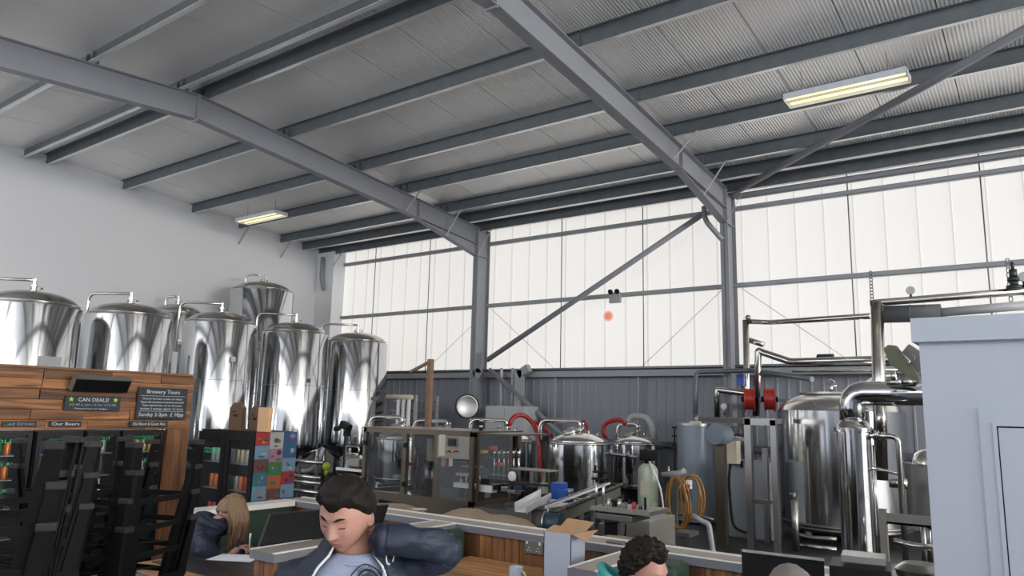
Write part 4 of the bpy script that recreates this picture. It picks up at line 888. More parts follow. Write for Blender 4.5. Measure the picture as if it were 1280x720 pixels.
# red hoses over the kettles
RH=M['red']
Yh=-2.6
pipe('red_hose',[at2(636,532,Yh-.3),at2(642,520,Yh-.2),at2(655,518,Yh),at2(668,530,Yh+.1),at2(674,552,Yh),at2(676,590,Yh),at2(679,600,Yh)],.04,RH,'thick red hose arching from the kettle behind the filling section',fil=.25,k=8)
pipe('red_hose',[at2(664,527,Yh+.3),at2(677,530,Yh+.4),at2(690,546,Yh+.4)],.03,RH,'second red hose slanting right above the kettles',fil=.3)
pipe('red_hose',[at2(729,526,-2.),at2(735,534,-1.9),at2(738,545,-1.9)],.03,RH,'short red hose behind the middle kettle lid',fil=.3)
pipe('red_hose',[at2(757,548,-1.5),at2(753,535,-1.5),at2(760,527,-1.5),at2(775,524,-1.5),at2(782,530,-1.5)],.04,RH,'red hose looping left of the rightmost kettle lid',fil=.2)
pipe('vapour_pipe',[at2(784,532,-.3),at2(788,520,-.3),at2(812,521,-.3),at2(818,550,-.3)],.06,M['pvc'],'thick pale pipe arching over the rightmost kettle',fil=.25)
# black dial numbers on kettle
# ------------------------------------------------------------------ bar front with fridges
WD=wood('reclaimed_pine_boards',sr(84,52,28),sr(166,112,66),'Y',.6)
WZ=wood('upright_pine_planks',sr(72,44,26),sr(150,100,60),'Z',.55)
WT=wood('varnished_table_planks',sr(120,82,50),sr(196,146,98),'X',.4)
CHALK=mat('chalkboard_slate',(.018,.024,.032),.6); CH_W=mat('white_chalk',(.62,.66,.68),.9); CH_G=mat('green_chalk_pen',(.03,.42,.13),.7,emit=(.03,.45,.12),es=.0); STAR=mat('lime_paint',sr(170,215,60),.6); CH_D=mat('dim_chalk',(.30,.34,.38),.9)
XW=3.0; YE=-8.63; YS=-11.6; ZF=1.475; ZTOP=2.05
t=thing('bar_back_wall','reclaimed timber bar back holding the black drinks fridges','wooden bar back',(XW,YE,0))
R4=random.Random(4)
m=MB(); z=ZF+.0; nrow=6; h=(ZTOP-z)/nrow
for r in range(nrow):
    y=YE
    while y>YS:
        L_=R4.uniform(.35,.95); y2=max(YS,y-L_); d=R4.uniform(0,.022)
        m.box((XW-.03,y2+.003,z+.002),(XW+.012+d,y-.003,z+h-.003)); y=y2
    z+=h
m.build('board_cladding',WD,t)
MB().box((XW-.04,YS,ZF),(XW-.03,YE-.0,ZTOP-.01)).build('backing_board',mat('dark_backing_board',(.02,.015,.012),.7),t)
m=MB(); yP=-8.88
m.box((XW-.03,yP,0),(XW+.03,yP+.12,ZF)); m.box((XW-.03,yP+.122,0),(XW+.02,YE,ZF)); m.build('corner_post',WZ,t)
MB().box((XW-.3,YS,ZTOP),(XW+.04,YE+.01,ZTOP+.02)).build('top_cap',WD,t)
for z_ in (1.42,1.2,.98): q=at(221,100,X=XW); 
# things on top
p=at(63,456,X=XW-.1); tag(MB().box((XW-.15,p.y-.1,ZTOP+.02),(XW-.07,p.y+.08,ZTOP+.12)).build('thermostat_box',M['cabgrey']),'small grey box sitting on top of the timber bar back','thermostat')
# chalk texts
def text(par,s,p,ux,uz,size,m_,name='chalk_lettering',align='CENTER',ext=.0006,fit=None):
    """flat lettering at p, reading along ux, upright along uz"""
    cu=bpy.data.curves.new(name,'FONT'); cu.body=s; cu.size=size; cu.align_x=align; cu.align_y='CENTER'; cu.extrude=ext; cu.resolution_u=3
    o=bpy.data.objects.new(name+'_tmp',cu); col.objects.link(o)
    dg=bpy.context.evaluated_depsgraph_get(); me=bpy.data.meshes.new_from_object(o.evaluated_get(dg)); bpy.data.objects.remove(o); bpy.data.curves.remove(cu)
    ux=V(ux).normalized(); uz=V(uz).normalized(); n=ux.cross(uz)
    off=V((0,0,0)); q=par
    while q is not None: off+=V(q.location); q=q.parent
    w=max([v.co.x for v in me.vertices]+[0])-min([v.co.x for v in me.vertices]+[0])
    k=fit/w if fit and w>0 else 1
    for v in me.vertices: v.co=V(p)-off+ux*v.co.x*k+uz*v.co.y+n*v.co.z
    me.materials.clear(); me.materials.append(m_)
    ob=bpy.data.objects.new(name,me); col.objects.link(ob); ob.parent=par; return ob
UY=(0,1,0); UZ=(0,0,1)
def board(label,x0,y0,x1,y1,dx=.05,cat='chalkboard',name='chalkboard'):
    a=at(x0,y0,X=XW+dx); b=at(x1,y1,X=XW+dx); c=(a+b)/2
    t=thing(name,label,cat,(XW+dx,c.y,c.z)); MB().box((XW+.036,a.y,b.z),(XW+dx+.008,b.y,a.z)).build('slate',CHALK,t,bevel=.003)
    return t,a,b,XW+dx+.0095
t,a,b,xx=board('black chalkboard offering can deals between two lime stars',82,494,149,514)
H=a.z-b.z; W=b.y-a.y; cy=(a.y+b.y)/2
text(t,'CAN DEALS!',(xx,cy,a.z-H*.27),UY,UZ,H*.36,CH_W,fit=W*.55)
text(t,'£2.40 a can / 6 for £12.00',(xx,cy,a.z-H*.60),UY,UZ,H*.22,CH_D,fit=W*.84)
text(t,'Choose from our fridges',(xx,cy-.02,a.z-H*.86),UY,UZ,H*.13,CH_W,fit=W*.6)
for s,nm in ((-1,'star'),(1,'star')):
    c=V((xx,cy+s*W*.40,a.z-H*.25)); pts=[]
    for k in range(10): r=(.19 if k%2==0 else .08)*H; an=PI/2+k*PI/5; pts.append(c+V((0,math.cos(an)*r,math.sin(an)*r)))
    MB().add([c+V((.001,0,0))]+[q+V((.001,0,0)) for q in pts],[(0,1+i,1+(i+1)%10) for i in range(10)]).build('lime_star',STAR,t)
t,a,b,xx=board('taller black chalkboard headed Brewery Tours at the right end of the bar back',173,483.5,231,524)
H=a.z-b.z; W=b.y-a.y; cy=(a.y+b.y)/2
text(t,'Brewery Tours',(xx,cy,a.z-H*.14),UY,UZ,H*.17,CH_W,fit=W*.66)
for k,s in enumerate(('Discover how beer is made, our history','Expert talk and plenty of questions answered','Taste with the beer, try our favourites','Includes 3 tastings, approx 1½ hours')):
    text(t,s,(xx,cy,a.z-H*(.36+.105*k)),UY,UZ,H*.085,CH_W,fit=W*(.86 if k%2 else .8))
text(t,'Sunday 2-3pm  £ 10pp',(xx,cy,a.z-H*.86),UY,UZ,H*.17,CH_W,fit=W*.9)
m=MB(); m.box((xx,a.y+.03,a.z-H*.275),(xx+.001,b.y-.03,a.z-H*.265)); m.box((xx,a.y+.03,a.z-H*.755),(xx+.001,b.y-.03,a.z-H*.745)); m.build('chalk_line',CH_W,t)
for (x0,x1,s,l,mm_) in ((2,45,'...ed Drinks','small black sign above the left drinks fridge, its first word faint',CH_D),(62,101,'Our Beers','small black sign reading Our Beers',CH_W),(162,209,'Old Blond & Guest Ales','small black sign above the fridge by the corner post',CH_W)):
    t,a,b,xx=board(l,x0,526.5,x1,533.5,.045,'sign','shelf_sign'); text(t,s,(xx,(a.y+b.y)/2,(a.z+b.z)/2),UY,UZ,(a.z-b.z)*.75,mm_,fit=(b.y-a.y)*.86)
# tilted black heater / screen
a=at(92,473,X=XW+.12); b=at(160,488,X=XW+.12)
t=thing('wall_heater','tilted black rectangular unit above the can deals board','heater',(XW+.1,(a.y+b.y)/2,(a.z+b.z)/2))
Rm_=Matrix.Rotation(.55,3,'Y'); c=V((XW+.12,(a.y+b.y)/2,(a.z+b.z)/2)); w_=(b.y-a.y)
MB().box(c-V((.03,w_/2,.07)),c+V((.03,w_/2,.07)),Rm_,c).build('casing',M['blackm'],t,bevel=.004)
MB().box(c+V((-.034,-w_/2-.01,.068)),c+V((.034,w_/2+.01,.078)),Rm_,c).build('top_trim',M['machgrey'],t); MB().box(c+V((-.034,-w_/2-.012,-.07)),c+V((.034,-w_/2,.078)),Rm_,c).build('end_trim',M['machgrey'],t)
MB().bar(c-V((.0,0,0)),c-V((.14,0,.02)),.05,.03).build('bracket',M['black'],t)
# fridges: glass doors with cans and bottles
CANC=[mat('can_'+n,c,.35,.4) for n,c in (('silver',(.35,.36,.37)),('green',sr(40,120,60)),('orange',sr(190,100,40)),('red',sr(150,35,30)),('blue',sr(40,80,150)),('cream',sr(180,170,140)),('black',(.02,.02,.02)),('yellow',sr(190,160,50)))]
M['fridge_in']=mat('fridge_interior',(.08,.10,.10),.5); M['wireshelf']=mat('fridge_shelf',(.35,.38,.38),.3,.6)
GLASS=mat('fridge_door_glass',(.15,.17,.17),.04,alpha=.07)
GREENG=mat('green_marker_pen',(.03,.5,.14),.6)
can_src={}
def can_mesh(kind,ci):
    k=(kind,ci)
    if k in can_src: return can_src[k]
    m=MB()
    if kind=='can': m.lathe([(0,0),(.026,0),(.031,.006),(.032,.012),(.032,.108),(.027,.118),(.027,.121),(0,.119)],n=14)
    elif kind=='bottle': m.lathe([(0,0),(.03,0),(.031,.01),(.031,.12),(.024,.155),(.013,.18),(.013,.21),(.015,.212),(.015,.225),(0,.226)],n=14)
    me=m.build('x',CANC[ci]); d=me.data; bpy.data.objects.remove(me); can_src[k]=d; return d
def stock(kind,x,y,z,ci,group,label):
    o=bpy.data.objects.new('beer_'+kind,can_mesh(kind,ci)); col.objects.link(o); o.location=(x,y,z); tag(o,label,kind,group); return o
def fridge(ya,yb,label,seed,green,shop=True,note=None):
    """front faces +X at XW"""
    t=thing('drinks_fridge',label,'drinks fridge',(XW-.3,(ya+yb)/2,0)); R_=random.Random(seed)
    x1=XW-.02; x0=x1-.42; z0,z1=.06,ZF-.01; tk=.035
    m=MB(); m.box((x0-.02,ya,z0),(x0,yb,z1)); m.box((x0,ya,z0),(x1-.02,ya+tk,z1)); m.box((x0,yb-tk,z0),(x1-.02,yb,z1)); m.box((x0,ya+tk,z0),(x1-.02,yb-tk,z0+.12)); m.box((x0,ya+tk,z1-.07),(x1-.02,yb-tk,z1)); m.build('cabinet',M['blackm'],t)
    MB().box((x0+.001,ya+tk+.001,z0+.121),(x0+.006,yb-tk-.001,z1-.071)).build('liner',M['fridge_in'],t)
    m=MB(); d=.045; zb_,zt_=z0+.1,z1-.01
    m.box((x1-.02,ya+.005,zb_),(x1+.01,ya+d,zt_)); m.box((x1-.02,yb-d,zb_),(x1+.01,yb-.005,zt_)); m.box((x1-.02,ya+d,zb_),(x1+.01,yb-d,zb_+d)); m.box((x1-.02,ya+d,zt_-d*.7),(x1+.01,yb-d,zt_)); dr=m.build('door',M['blackm'],t)
    MB().box((x1-.008,ya+d,zb_+d),(x1-.004,yb-d,zt_-d*.7)).build('glass',GLASS,dr)
    # pen writing on the glass
    for k in range(3):
        z=zt_-.08-k*.22+R_.uniform(-.01,.01)
        if k<green: text(dr,R_.choice(['COOKIES','LAGER','IPA 4.2','PALE ALE','GOLD','STOUT']),(x1-.002,(ya+yb)/2+R_.uniform(-.03,.03),z),UY,UZ,.05,GREENG,'pen_lettering',fit=(yb-ya)*.5)
    sz=[z0+.16,z0+.43,z0+.70,z0+.96,z0+1.18]
    for s_ in sz[1:]:
        MB().box((x0+.01,ya+tk+.002,s_-.008),(x1-.04,yb-tk-.002,s_)).build('shelf',M['wireshelf'],t)
    return t,x0,x1,sz
lab=['left hand black glass fridge at the picture edge, white lettering sign above','black glass fridge under the Our Beers sign','narrow black glass fridge behind the leaning stools','black glass fridge beside the timber corner post']
edges=[(-10.62,-10.17),(-10.14,-9.72),(-9.69,-9.36),(-9.34,-8.885)]
for i,(ya,yb) in enumerate(edges):
    t,x0,x1,sz=fridge(ya,yb,lab[i],i+3,3 if i in(0,3) else 1)
    R_=random.Random(i+40); pos=['at the picture edge','under the Our Beers sign','behind the leaning stools','beside the timber corner post'][i]; lv=['lowest','second','third','fourth','top']
    for s_ in range(2,5):
        kind='bottle' if (i in (1,) and s_==4) or (i==2) else 'can'
        if kind=='bottle' and s_==4: kind='can' 
        cols=R_.sample(range(8),3) if i!=3 else [1,5,7]
        n=int((yb-ya-.09)/.072)
        for k in range(n):
            stock(kind,x1-.09,ya+.055+k*.072+.01,sz[s_],cols[k*3//n],'drinks on the %s shelf of the fridge %s'%(lv[s_],pos),'%s on the %s shelf of the black fridge %s'%(kind,lv[s_],pos))
# ------------------------------------------------------------------ side cooler with the poster side
XA,XB=4.12,5.0; YA,YBk=-9.17,-8.72; Z1=1.515
t=thing('double_door_cooler','black double door cooler with colourful can artwork on its side','drinks fridge',((XA+XB)/2,YA,0))
tk=.035; m=MB(); m.box((XA,YBk-.02,.05),(XB,YBk,Z1)); m.box((XA,YA+.02,.05),(XA+tk,YBk-.02,Z1)); m.box((XB-tk,YA+.02,.05),(XB,YBk-.02,Z1)); m.box((XA+tk,YA+.02,.05),(XB-tk,YBk-.02,.17)); m.box((XA+tk,YA+.02,Z1-.06),(XB-tk,YBk-.02,Z1)); m.build('cabinet',M['blackm'],t)
MB().box((XA+tk,YBk-.03,.17),(XB-tk,YBk-.021,Z1-.06)).build('liner',M['fridge_in'],t)
xm=(XA+XB)/2
for a_,b_ in ((XA+.005,xm-.004),(xm+.004,XB-.005)):
    d=.06; m=MB(); m.box((a_,YA-.01,.16),(a_+d,YA+.02,Z1-.02)); m.box((b_-d,YA-.01,.16),(b_,YA+.02,Z1-.02)); m.box((a_+d,YA-.01,.16),(b_-d,YA+.02,.22)); m.box((a_+d,YA-.01,Z1-.09),(b_-d,YA+.02,Z1-.02)); dr=m.build('door',M['blackm'],t)
    MB().box((a_+d,YA+.002,.22),(b_-d,YA+.006,Z1-.09)).build('glass',GLASS,dr)
    if a_<xm: text(dr,'COOKIES',((a_+b_)/2,YA+.001,1.32),(1,0,0),UZ,.07,GREENG,'pen_lettering',fit=.24)
for s_ in (.45,.72,.98,1.22): MB().box((XA+tk+.002,YA+.05,s_-.008),(XB-tk-.002,YBk-.03,s_)).build('shelf',M['wireshelf'],t)
R_=random.Random(77)
for si,s_ in enumerate((.72,.98,1.22)):
    for k in range(10):
        x=XA+.09+k*.078; 
        if abs(x-xm)<.03: continue
        stock('can',x,YA+.12,s_,R_.choice([2,2,3,4,0,6]) if si<2 else R_.choice([0,5,4]),'cans in the double door cooler','can on the %s shelf of the double door cooler'%['lower','middle','top'][si])
# artwork side: staggered label pictures
arts=[mat('art_%s'%n,tuple(v*.6 for v in c),.5) for n,c in (('red',sr(176,44,40)),('blue',sr(44,92,140)),('green',sr(50,130,62)),('yellow',sr(196,160,60)),('teal',sr(50,120,136)),('pink',sr(176,130,150)),('brown',sr(110,72,60)),('sky',sr(120,160,185)),('navy',sr(38,44,66)),('orange',sr(190,100,60)),('white',sr(190,190,185)))]
grid=[[0,10,1],[7,5,1],[6,2,7],[4,9,0],[7,6,7],[1,0,8],[3,1,6],[5,7,2]]
x_=XB+.004; w_=(YBk-YA)/3; h_=(Z1-.02-.95)/8+.02
m=MB().box((XB,YA,.05),(XB+.003,YBk,Z1)); R_=random.Random(3)
ztop=Z1; hh=.118
mi=[]; 
for r in range(11):
    for c_ in range(3):
        g=grid[r%8][c_]; st=.03*(c_%2)
        y0=YA+c_*w_+.002; z1_=ztop-.004-r*hh-(0 if r==0 else st); z0_=ztop-.004-(r+1)*hh-st
        m.mat(g+1); m.box((x_-.002,y0,max(.06,z0_)),(x_,y0+w_-.003,z1_))
        # shapes within each picture
        for k in range(3):
            cc=R_.randrange(11); ry=R_.uniform(.02,w_-.05); rz=R_.uniform(.01,hh*.5); ww=R_.uniform(.03,.08); hz=R_.uniform(.015,.05)
            zz=z0_+rz; 
            if zz<.06: continue
            m.mat(cc+1); n_=R_.choice([3,4,8,12]); cx_=y0+ry+ww/2*.6; cz_=zz+hz/2
            pts=[V((x_+.0004*(k+1),min(max(cx_+math.cos(2*PI*j/n_)*ww/2,y0),y0+w_-.004),min(cz_+math.sin(2*PI*j/n_)*hz/2,z1_))) for j in range(n_)]
            m.add(pts,[tuple(range(n_))])
m.build('artwork_panel',[M['black']]+arts,t)
# cartons standing on the cooler
CARD=mat('brown_cardboard',sr(96,70,52),.8,var=((8,8,8),.12)); CARDL=mat('pale_cardboard',sr(205,165,125),.8); CARDI=mat('raw_cardboard_inside',sr(178,140,104),.85)
for (x0,x1,yt,l,mm_,dy) in ((285,300.5,503,'brown pointed carton standing at the left on the double door cooler',CARD,.1),(311,323,507,'brown pointed carton behind the pale one on the double door cooler',CARD,.16),(321,334,509,'pale buff carton at the right on the double door cooler',CARDL,.08)):
    a=at(x0,539,Y=YA+dy); b=at(x1,539,Y=YA+dy); z=at(x0,yt,Y=YA+dy).z
    w=b.x-a.x; pts=[(a.x,YA+dy,Z1),(b.x,YA+dy,Z1),(b.x,YA+dy,z-.05),(b.x-w*.25,YA+dy,z),(a.x+w*.3,YA+dy,z),(a.x,YA+dy,z-.05)] if mm_ is CARD else [(a.x,YA+dy,Z1),(b.x,YA+dy,Z1),(b.x,YA+dy,z),(a.x,YA+dy,z)]
    t=thing('carton',l,'carton',((a.x+b.x)/2,YA+dy,Z1)); MB().prism(pts,(0,.045,0)).build('box_body',mm_,t)
    if mm_ is CARD: MB().box((a.x+w*.3,YA+dy-.001,z-.13),(b.x-w*.3,YA+dy,z-.11)).box((a.x+w*.2,YA+dy-.001,z-.09),(b.x-w*.5,YA+dy,z-.08)).build('cut_out',M['black'],t)
# ------------------------------------------------------------------ partition with cap, planks and dividers
CAP=mat('pale_cap_strip',sr(226,222,216),.35,0); CAPG=mat('grey_cap_edge',sr(120,122,128),.45,.2); GRN=mat('dark_green_upholstery',sr(38,62,50),.55,var=((4,4,4),.15)); CAPT=mat('brown_cap_top',sr(150,140,130),.4,var=((3,3,3),.1))
YPn=-9.02; ZP=.95
t=thing('booth_partition','long low partition of upright pine planks with a pale cap, behind the tables','partition',(7.5,YPn,0))
m=MB(); x=5.3
R_=random.Random(12)
while x<9.9:
    w=R_.uniform(.09,.15); m.box((x,YPn-.0-R_.uniform(0,.006),0),(min(x+w,9.9)-.004,YPn+.02,ZP-.05)); x+=w
m.build('plank_front',WZ,t)
MB().box((5.3,YPn+.02,0),(9.9,YPn+.10,ZP-.05)).build('core_board',mat('dark_core_board',(.03,.028,.026),.7),t)
MB().box((5.28,YPn-.02,ZP-.05),(9.92,YPn+.20,ZP-.004)).build('cap_edge',CAPG,t)
m=MB(); m.box((5.28,YPn-.018,ZP-.004),(9.92,YPn+.0,ZP+.002)); m.box((5.28,YPn+.17,ZP-.004),(9.92,YPn+.2,ZP+.006)); m.build('cap_trim',CAP,t)
MB().box((5.28,YPn,ZP-.006),(9.92,YPn+.17,ZP)).build('cap_top',CAPT,t)
# double socket
p=at(668,684,Y=YPn-.01); t=thing('double_socket','grey double wall socket on the planks above the wooden table','socket',p)
MB().box((p.x-.073,YPn-.022,p.z-.043),(p.x+.073,YPn-.006,p.z+.043)).build('socket_plate',M['machgrey'],t,bevel=.004)
for s in (-1,1):
    MB().box((p.x+s*.05-.006,YPn-.026,p.z+.018),(p.x+s*.05+.006,YPn-.022,p.z+.036)).build('socket_switch',M['white'],t)
    m=MB()
    for dx,dz,w,h in ((-.011,-.022,.007,.005),(.011,-.022,.007,.005),(0,-.005,.004,.009)): m.box((p.x+s*.035+dx-w/2,YPn-.0235,p.z+dz-h/2),(p.x+s*.035+dx+w/2,YPn-.022,p.z+dz+h/2))
    m.build('socket_holes',M['white'],t)
def divider(label,x,ya,yb,w=.12,z=ZP,plank=True,green=True):
    t=thing('booth_divider',label,'partition',(x,ya,0))
    m=MB(); y=ya
    MB().box((x-w/2+.01,ya+.02,0),(x+w/2-.01,yb-.01,z-.05)).build('core_board',GRN,t)
    m=MB(); xx=x-w/2
    m.box((x-w/2,ya,0),(x-.002,ya+.02,z-.05)); m.box((x+.002,ya,0),(x+w/2,ya+.02,z-.05)); m.build('plank_end',WZ,t)
    MB().box((x-w/2-.02,ya-.02,z-.05),(x+w/2+.02,yb-.01,z-.004)).build('cap_edge',CAPG,t)
    MB().box((x-w/2-.02,ya-.02,z-.004),(x-w/2-.002,yb-.02,z+.002)).box((x+w/2+.002,ya-.02,z-.004),(x+w/2+.02,yb-.02,z+.002)).build('cap_trim',CAP,t)
    MB().box((x-w/2,ya-.02,z-.005),(x+w/2,yb-.02,z)).build('cap_top',CAPT,t)
    return t
divider('low booth divider with a grey cap running towards the camera left of the man',7.14,-10.56,YPn,.18)
divider('low booth divider with a pale cap beside the dark haired man in the teal hood',8.72,-9.75,YPn,.14)
# return wall behind the woman
t=thing('booth_return','dark green panelled booth end with a pale cap behind the woman','partition',(5.35,-9.4,0))
MB().box((5.3,-10.0,0),(5.4,YPn-.01,ZP-.04)).build('panel',GRN,t); MB().box((5.28,-10.0,ZP-.04),(5.46,YPn-.03,ZP)).build('cap',CAP,t)
MB().box((5.40,-10.0,0),(5.46,YPn-.04,.62)).build('seat_back',GRN,t,bevel=.02)
# benches
def bench(label,lo,hi):
    o=MB().box(lo,hi).build('booth_bench',GRN,bevel=.04); tag(o,label,'bench'); return o
bench('dark green bench back rounded at the top behind the raised elbow',(7.26,YPn-.22,.0),(7.36,YPn-.03,.93))
bench('dark green bench back behind the man in the teal hood',(8.82,YPn-.28,.0),(9.02,YPn-.03,.93))
# malt sacks behind the partition
SACK=mat('hessian_sack',sr(148,130,108),.9,var=((9,9,9),.25),bump=('noise',(30,30,30),.5,.006))
def sack(c,s,label,rz=0,seed=0):
    m=MB(); m.ball((0,0,0),1,28)
    for i,p in enumerate(m.v):
        q=V((math.copysign(abs(p.x)**.7,p.x),math.copysign(abs(p.y)**.7,p.y),math.copysign(abs(p.z)**.9,p.z)))
        n=noise.noise(q*2.2+V((seed,0,0)))*.12+noise.noise(q*6+V((seed,3,0)))*.05; q*=1+n
        m.v[i]=V((q.x*s[0],q.y*s[1],max(q.z,-.75)*s[2]))
    m.xform(Matrix.Rotation(rz,4,'Z')); m.xform(Matrix.Translation(c)); o=m.build('malt_sack',SACK); tag(o,label,'sack','hessian sacks behind the partition'); return o
for px,py,s,l,rz in ((487,634,(.36,.24,.13),'hessian sack behind the partition, just right of the man\'s ear',.1),(583,640,(.2,.2,.10),'small hessian heap behind the partition, under the machine base',.3),(612,648,(.42,.25,.15),'widest hessian sack, behind the partition above the pine planks',-.1),(790,678,(.40,.25,.10),'hessian sack behind the partition, left of the dark haired man',.0)):
    c=at(px,py,Y=YPn+.6); sack((c.x,YPn+.6,c.z-s[2]*.8),s,l,rz,px)
t=thing('pallet_stack','stack of timber pallets holding up the hessian sacks','pallets',(7,YPn+.6,0))
m=MB()
for k in range(6):
    z=k*.13
    for j in range(5): m.box((5.9,YPn+.32+j*.14,z+.09),(8.9,YPn+.42+j*.14,z+.115))
    for x in (5.95,7.2,8.0,8.75): m.box((x,YPn+.32,z),(x+.1,YPn+.98,z+.09))
m.build('pallet_boards',wood('grey_pallet_timber',sr(80,66,52),sr(140,118,94),'X'),t)
c=at(524,638,Y=YPn+.3); t=thing('paper_plate','small pale dish lying on the sacks right of the man','dish',c); MB().lathe([(0,0),(.05,0),(.065,.01),(.06,.012),(0,.004)],(c.x,c.y,c.z-.0),24).build('dish',M['cream'],t)
c=at(488,629,Y=YPn+.75); o=MB().box(c-V((.13,.02,.025)),c+V((.14,.02,.02)),Matrix.Rotation(.05,3,'Y')); tag(o.build('cable_tray',M['black']),'small black bar with a pale cable behind the partition','cable tray')
# phone on the cap
c=at(747,686,Z=ZP); c=at(748,683,Z=ZP+.01); tag(MB().box((c.x-.06,YPn+.03,ZP),(c.x+.05,YPn+.09,ZP+.014)).build('glasses_case',M['machgrey'],bevel=.006),'small flat grey case lying on the partition cap right of the white box','case')
# ------------------------------------------------------------------ tables
t=thing('pine_table','orange pine table in front of the partition, cup at its edge','table',(7.95,-9.5,0))
m=MB()
for k in range(7): m.box((7.40,-9.06-.115*(k+1)+.003,.715),(8.30,-9.06-.115*k,.75))
m.build('tabletop',WT,t)
for x in (7.47,8.2):
    for y in (-9.15,-9.8): MB().box((x,y,0),(x+.06,y+.06,.715)).build('leg',M['blackm'],t)
p=at(645,716,Z=.80); t=thing('mug','pale blue grey mug on the pine table, cut by the picture bottom','cup',(p.x,p.y,.75))
MB().lathe([(0,.002),(.036,.002),(.04,.01),(.042,.085),(.039,.085),(.037,.012),(0,.01)],(p.x,p.y,.75),28).build('body',mat('pale_blue_china',sr(190,205,220),.3),t)
MB().tube([(p.x+.038+.03*math.sin(PI*k/8),p.y+.0,.765+.055*k/8) for k in range(9)],.006,8).build('handle',M['cream'],t)
# tall white box with open flaps
WB=mat('white_printed_card',sr(176,182,196),.6)
a=at(680,668,Y=-9.45); b=at(714,668,Y=-9.45); W_=b.x-a.x; D_=.13; zt_=at(697,666,Y=-9.45).z
t=thing('tall_box','tall white box with open brown flaps standing on the pine table','box',((a.x+b.x)/2,-9.45,.75))
m=MB(); x0,x1,y0,y1=a.x,b.x,-9.45,-9.45+D_+.03
tkk=.004
m.box((x0,y0,.75),(x1,y0+tkk,zt_)); m.box((x0,y1-tkk,.75),(x1,y1,zt_)); m.box((x0,y0,.75),(x0+tkk,y1,zt_)); m.box((x1-tkk,y0,.75),(x1,y1,zt_)); m.box((x0,y0,.75),(x1,y1,.754)); m.build('box_body',WB,t)
m=MB(); m.mat(0); m.add([(x1,y0,zt_),(x1,y1,zt_),(x1+.075,y1+.02,zt_+.012),(x1+.085,y0+.01,zt_-.03)],[(0,1,2,3)]); m.add([(x0,y1,zt_),(x1,y1,zt_),(x1+.01,y1+.09,zt_+.045),(x0+.01,y1+.09,zt_+.05)],[(0,1,2,3)]); m.add([(x0,y0,zt_),(x1,y0,zt_),(x1-.01,y0+.07,zt_+.025),(x0+.02,y0+.08,zt_+.03)],[(0,1,2,3)])
o=m.build('flap',CARDI,t); so=o.modifiers.new('thick','SOLIDIFY'); so.thickness=.003
# woman's table
t=thing('dark_table','dark boarded table with an orange wooden edge where the woman writes','table',(6.3,-10.2,0))
DT=wood('dark_stained_boards',sr(28,24,24),sr(58,52,52),'X',.35)
m=MB()
for k in range(6): m.box((6.05,-10.60+.12*k,.725),(6.95,-10.60+.12*(k+1)-.003,.755))
m.build('tabletop',DT,t); MB().box((6.05,-10.66,.69),(6.95,-10.602,.75)).build('front_edge',WT,t); MB().box((5.99,-10.66,.69),(6.048,-9.88,.75)).build('front_edge',WT,t)
for x in (6.1,6.85):
    for y in (-10.5,-10.0): MB().box((x,y,0),(x+.06,y+.06,.69)).build('leg',M['blackm'],t)
c=at(295,697,Z=.757); o=MB().box((c.x-.15,c.y-.105,.7555),(c.x+.15,c.y+.105,.757),Matrix.Rotation(.5,3,'Z')); tag(o.build('paper_sheet',mat('white_paper',(.8,.82,.86),.8)),'white sheet of paper on the dark table under the woman\'s hand','paper')
# black panels (screens seen from behind)
def screen(label,pts,th=.03,trim=True,name='display_screen'):
    P_=[V(p) for p in pts]; n=(P_[1]-P_[0]).cross(P_[3]-P_[0]).normalized()
    if n.dot(CAM-P_[0])<0: n=-n
    t=thing(name,label,'screen',(P_[0]+P_[1])/2)
    MB().prism(P_,-n*th).build('panel',M['blackm'],t)
    if trim: MB().bar(P_[0]+V((0,0,.004)),P_[1]+V((0,0,.004)),th,.008).build('top_edge',M['panelgrey'],t)
    return t
a=at(339,643,D=4.3); b=at(486,631,D=5.2-.35); 
b=V((b.x,b.y,b.z)); bl=at(324,685,D=4.25); br=at(481,648,D=4.75)
br=a+(b-a)+(bl-a)
screen('large flat black screen leaning behind the man in the white shirt',[a,b,br,bl],trim=False)
c=(bl+br)/2; MB().box((c.x-.03,c.y-.0,ZP-.3),(c.x+.03,c.y+.04,c.z+.1)).build('stand_foot',M['black'],bpy.data.objects['display_screen'])
a=at(927,689,D=3.5); b=at(1030,701,D=3.4); screen('flat black screen with a pale top edge, above the grey haired head',[a,b,b-V((0,0,.4)),a-V((0,0,.4))],.03)
a=at(1036,700,D=3.0); b=at(1113,704,D=2.9)
t=thing('till','black till box with a silver top lid at the bottom right','till',((a.x+b.x)/2,(a.y+b.y)/2,0.9))
d=(b-a); d.z=0; n=V((-d.y,d.x,0)).normalized(); zz=a.z-.0
MB().prism([V((a.x,a.y,.0)),V((b.x,b.y,.0)),V((b.x,b.y,zz-.02)),V((a.x,a.y,zz-.02))],n*.22).build('housing',M['blackm'],t)
a2=V((a.x,a.y,zz-.005))+d*.2+n*.03; b2=V((b.x,b.y,zz-.005))-d*.08+n*.03
MB().prism([a2,b2,b2+V((0,0,.025)),a2+V((0,0,.025))],n*.14).build('lid',M['pipe'],t)
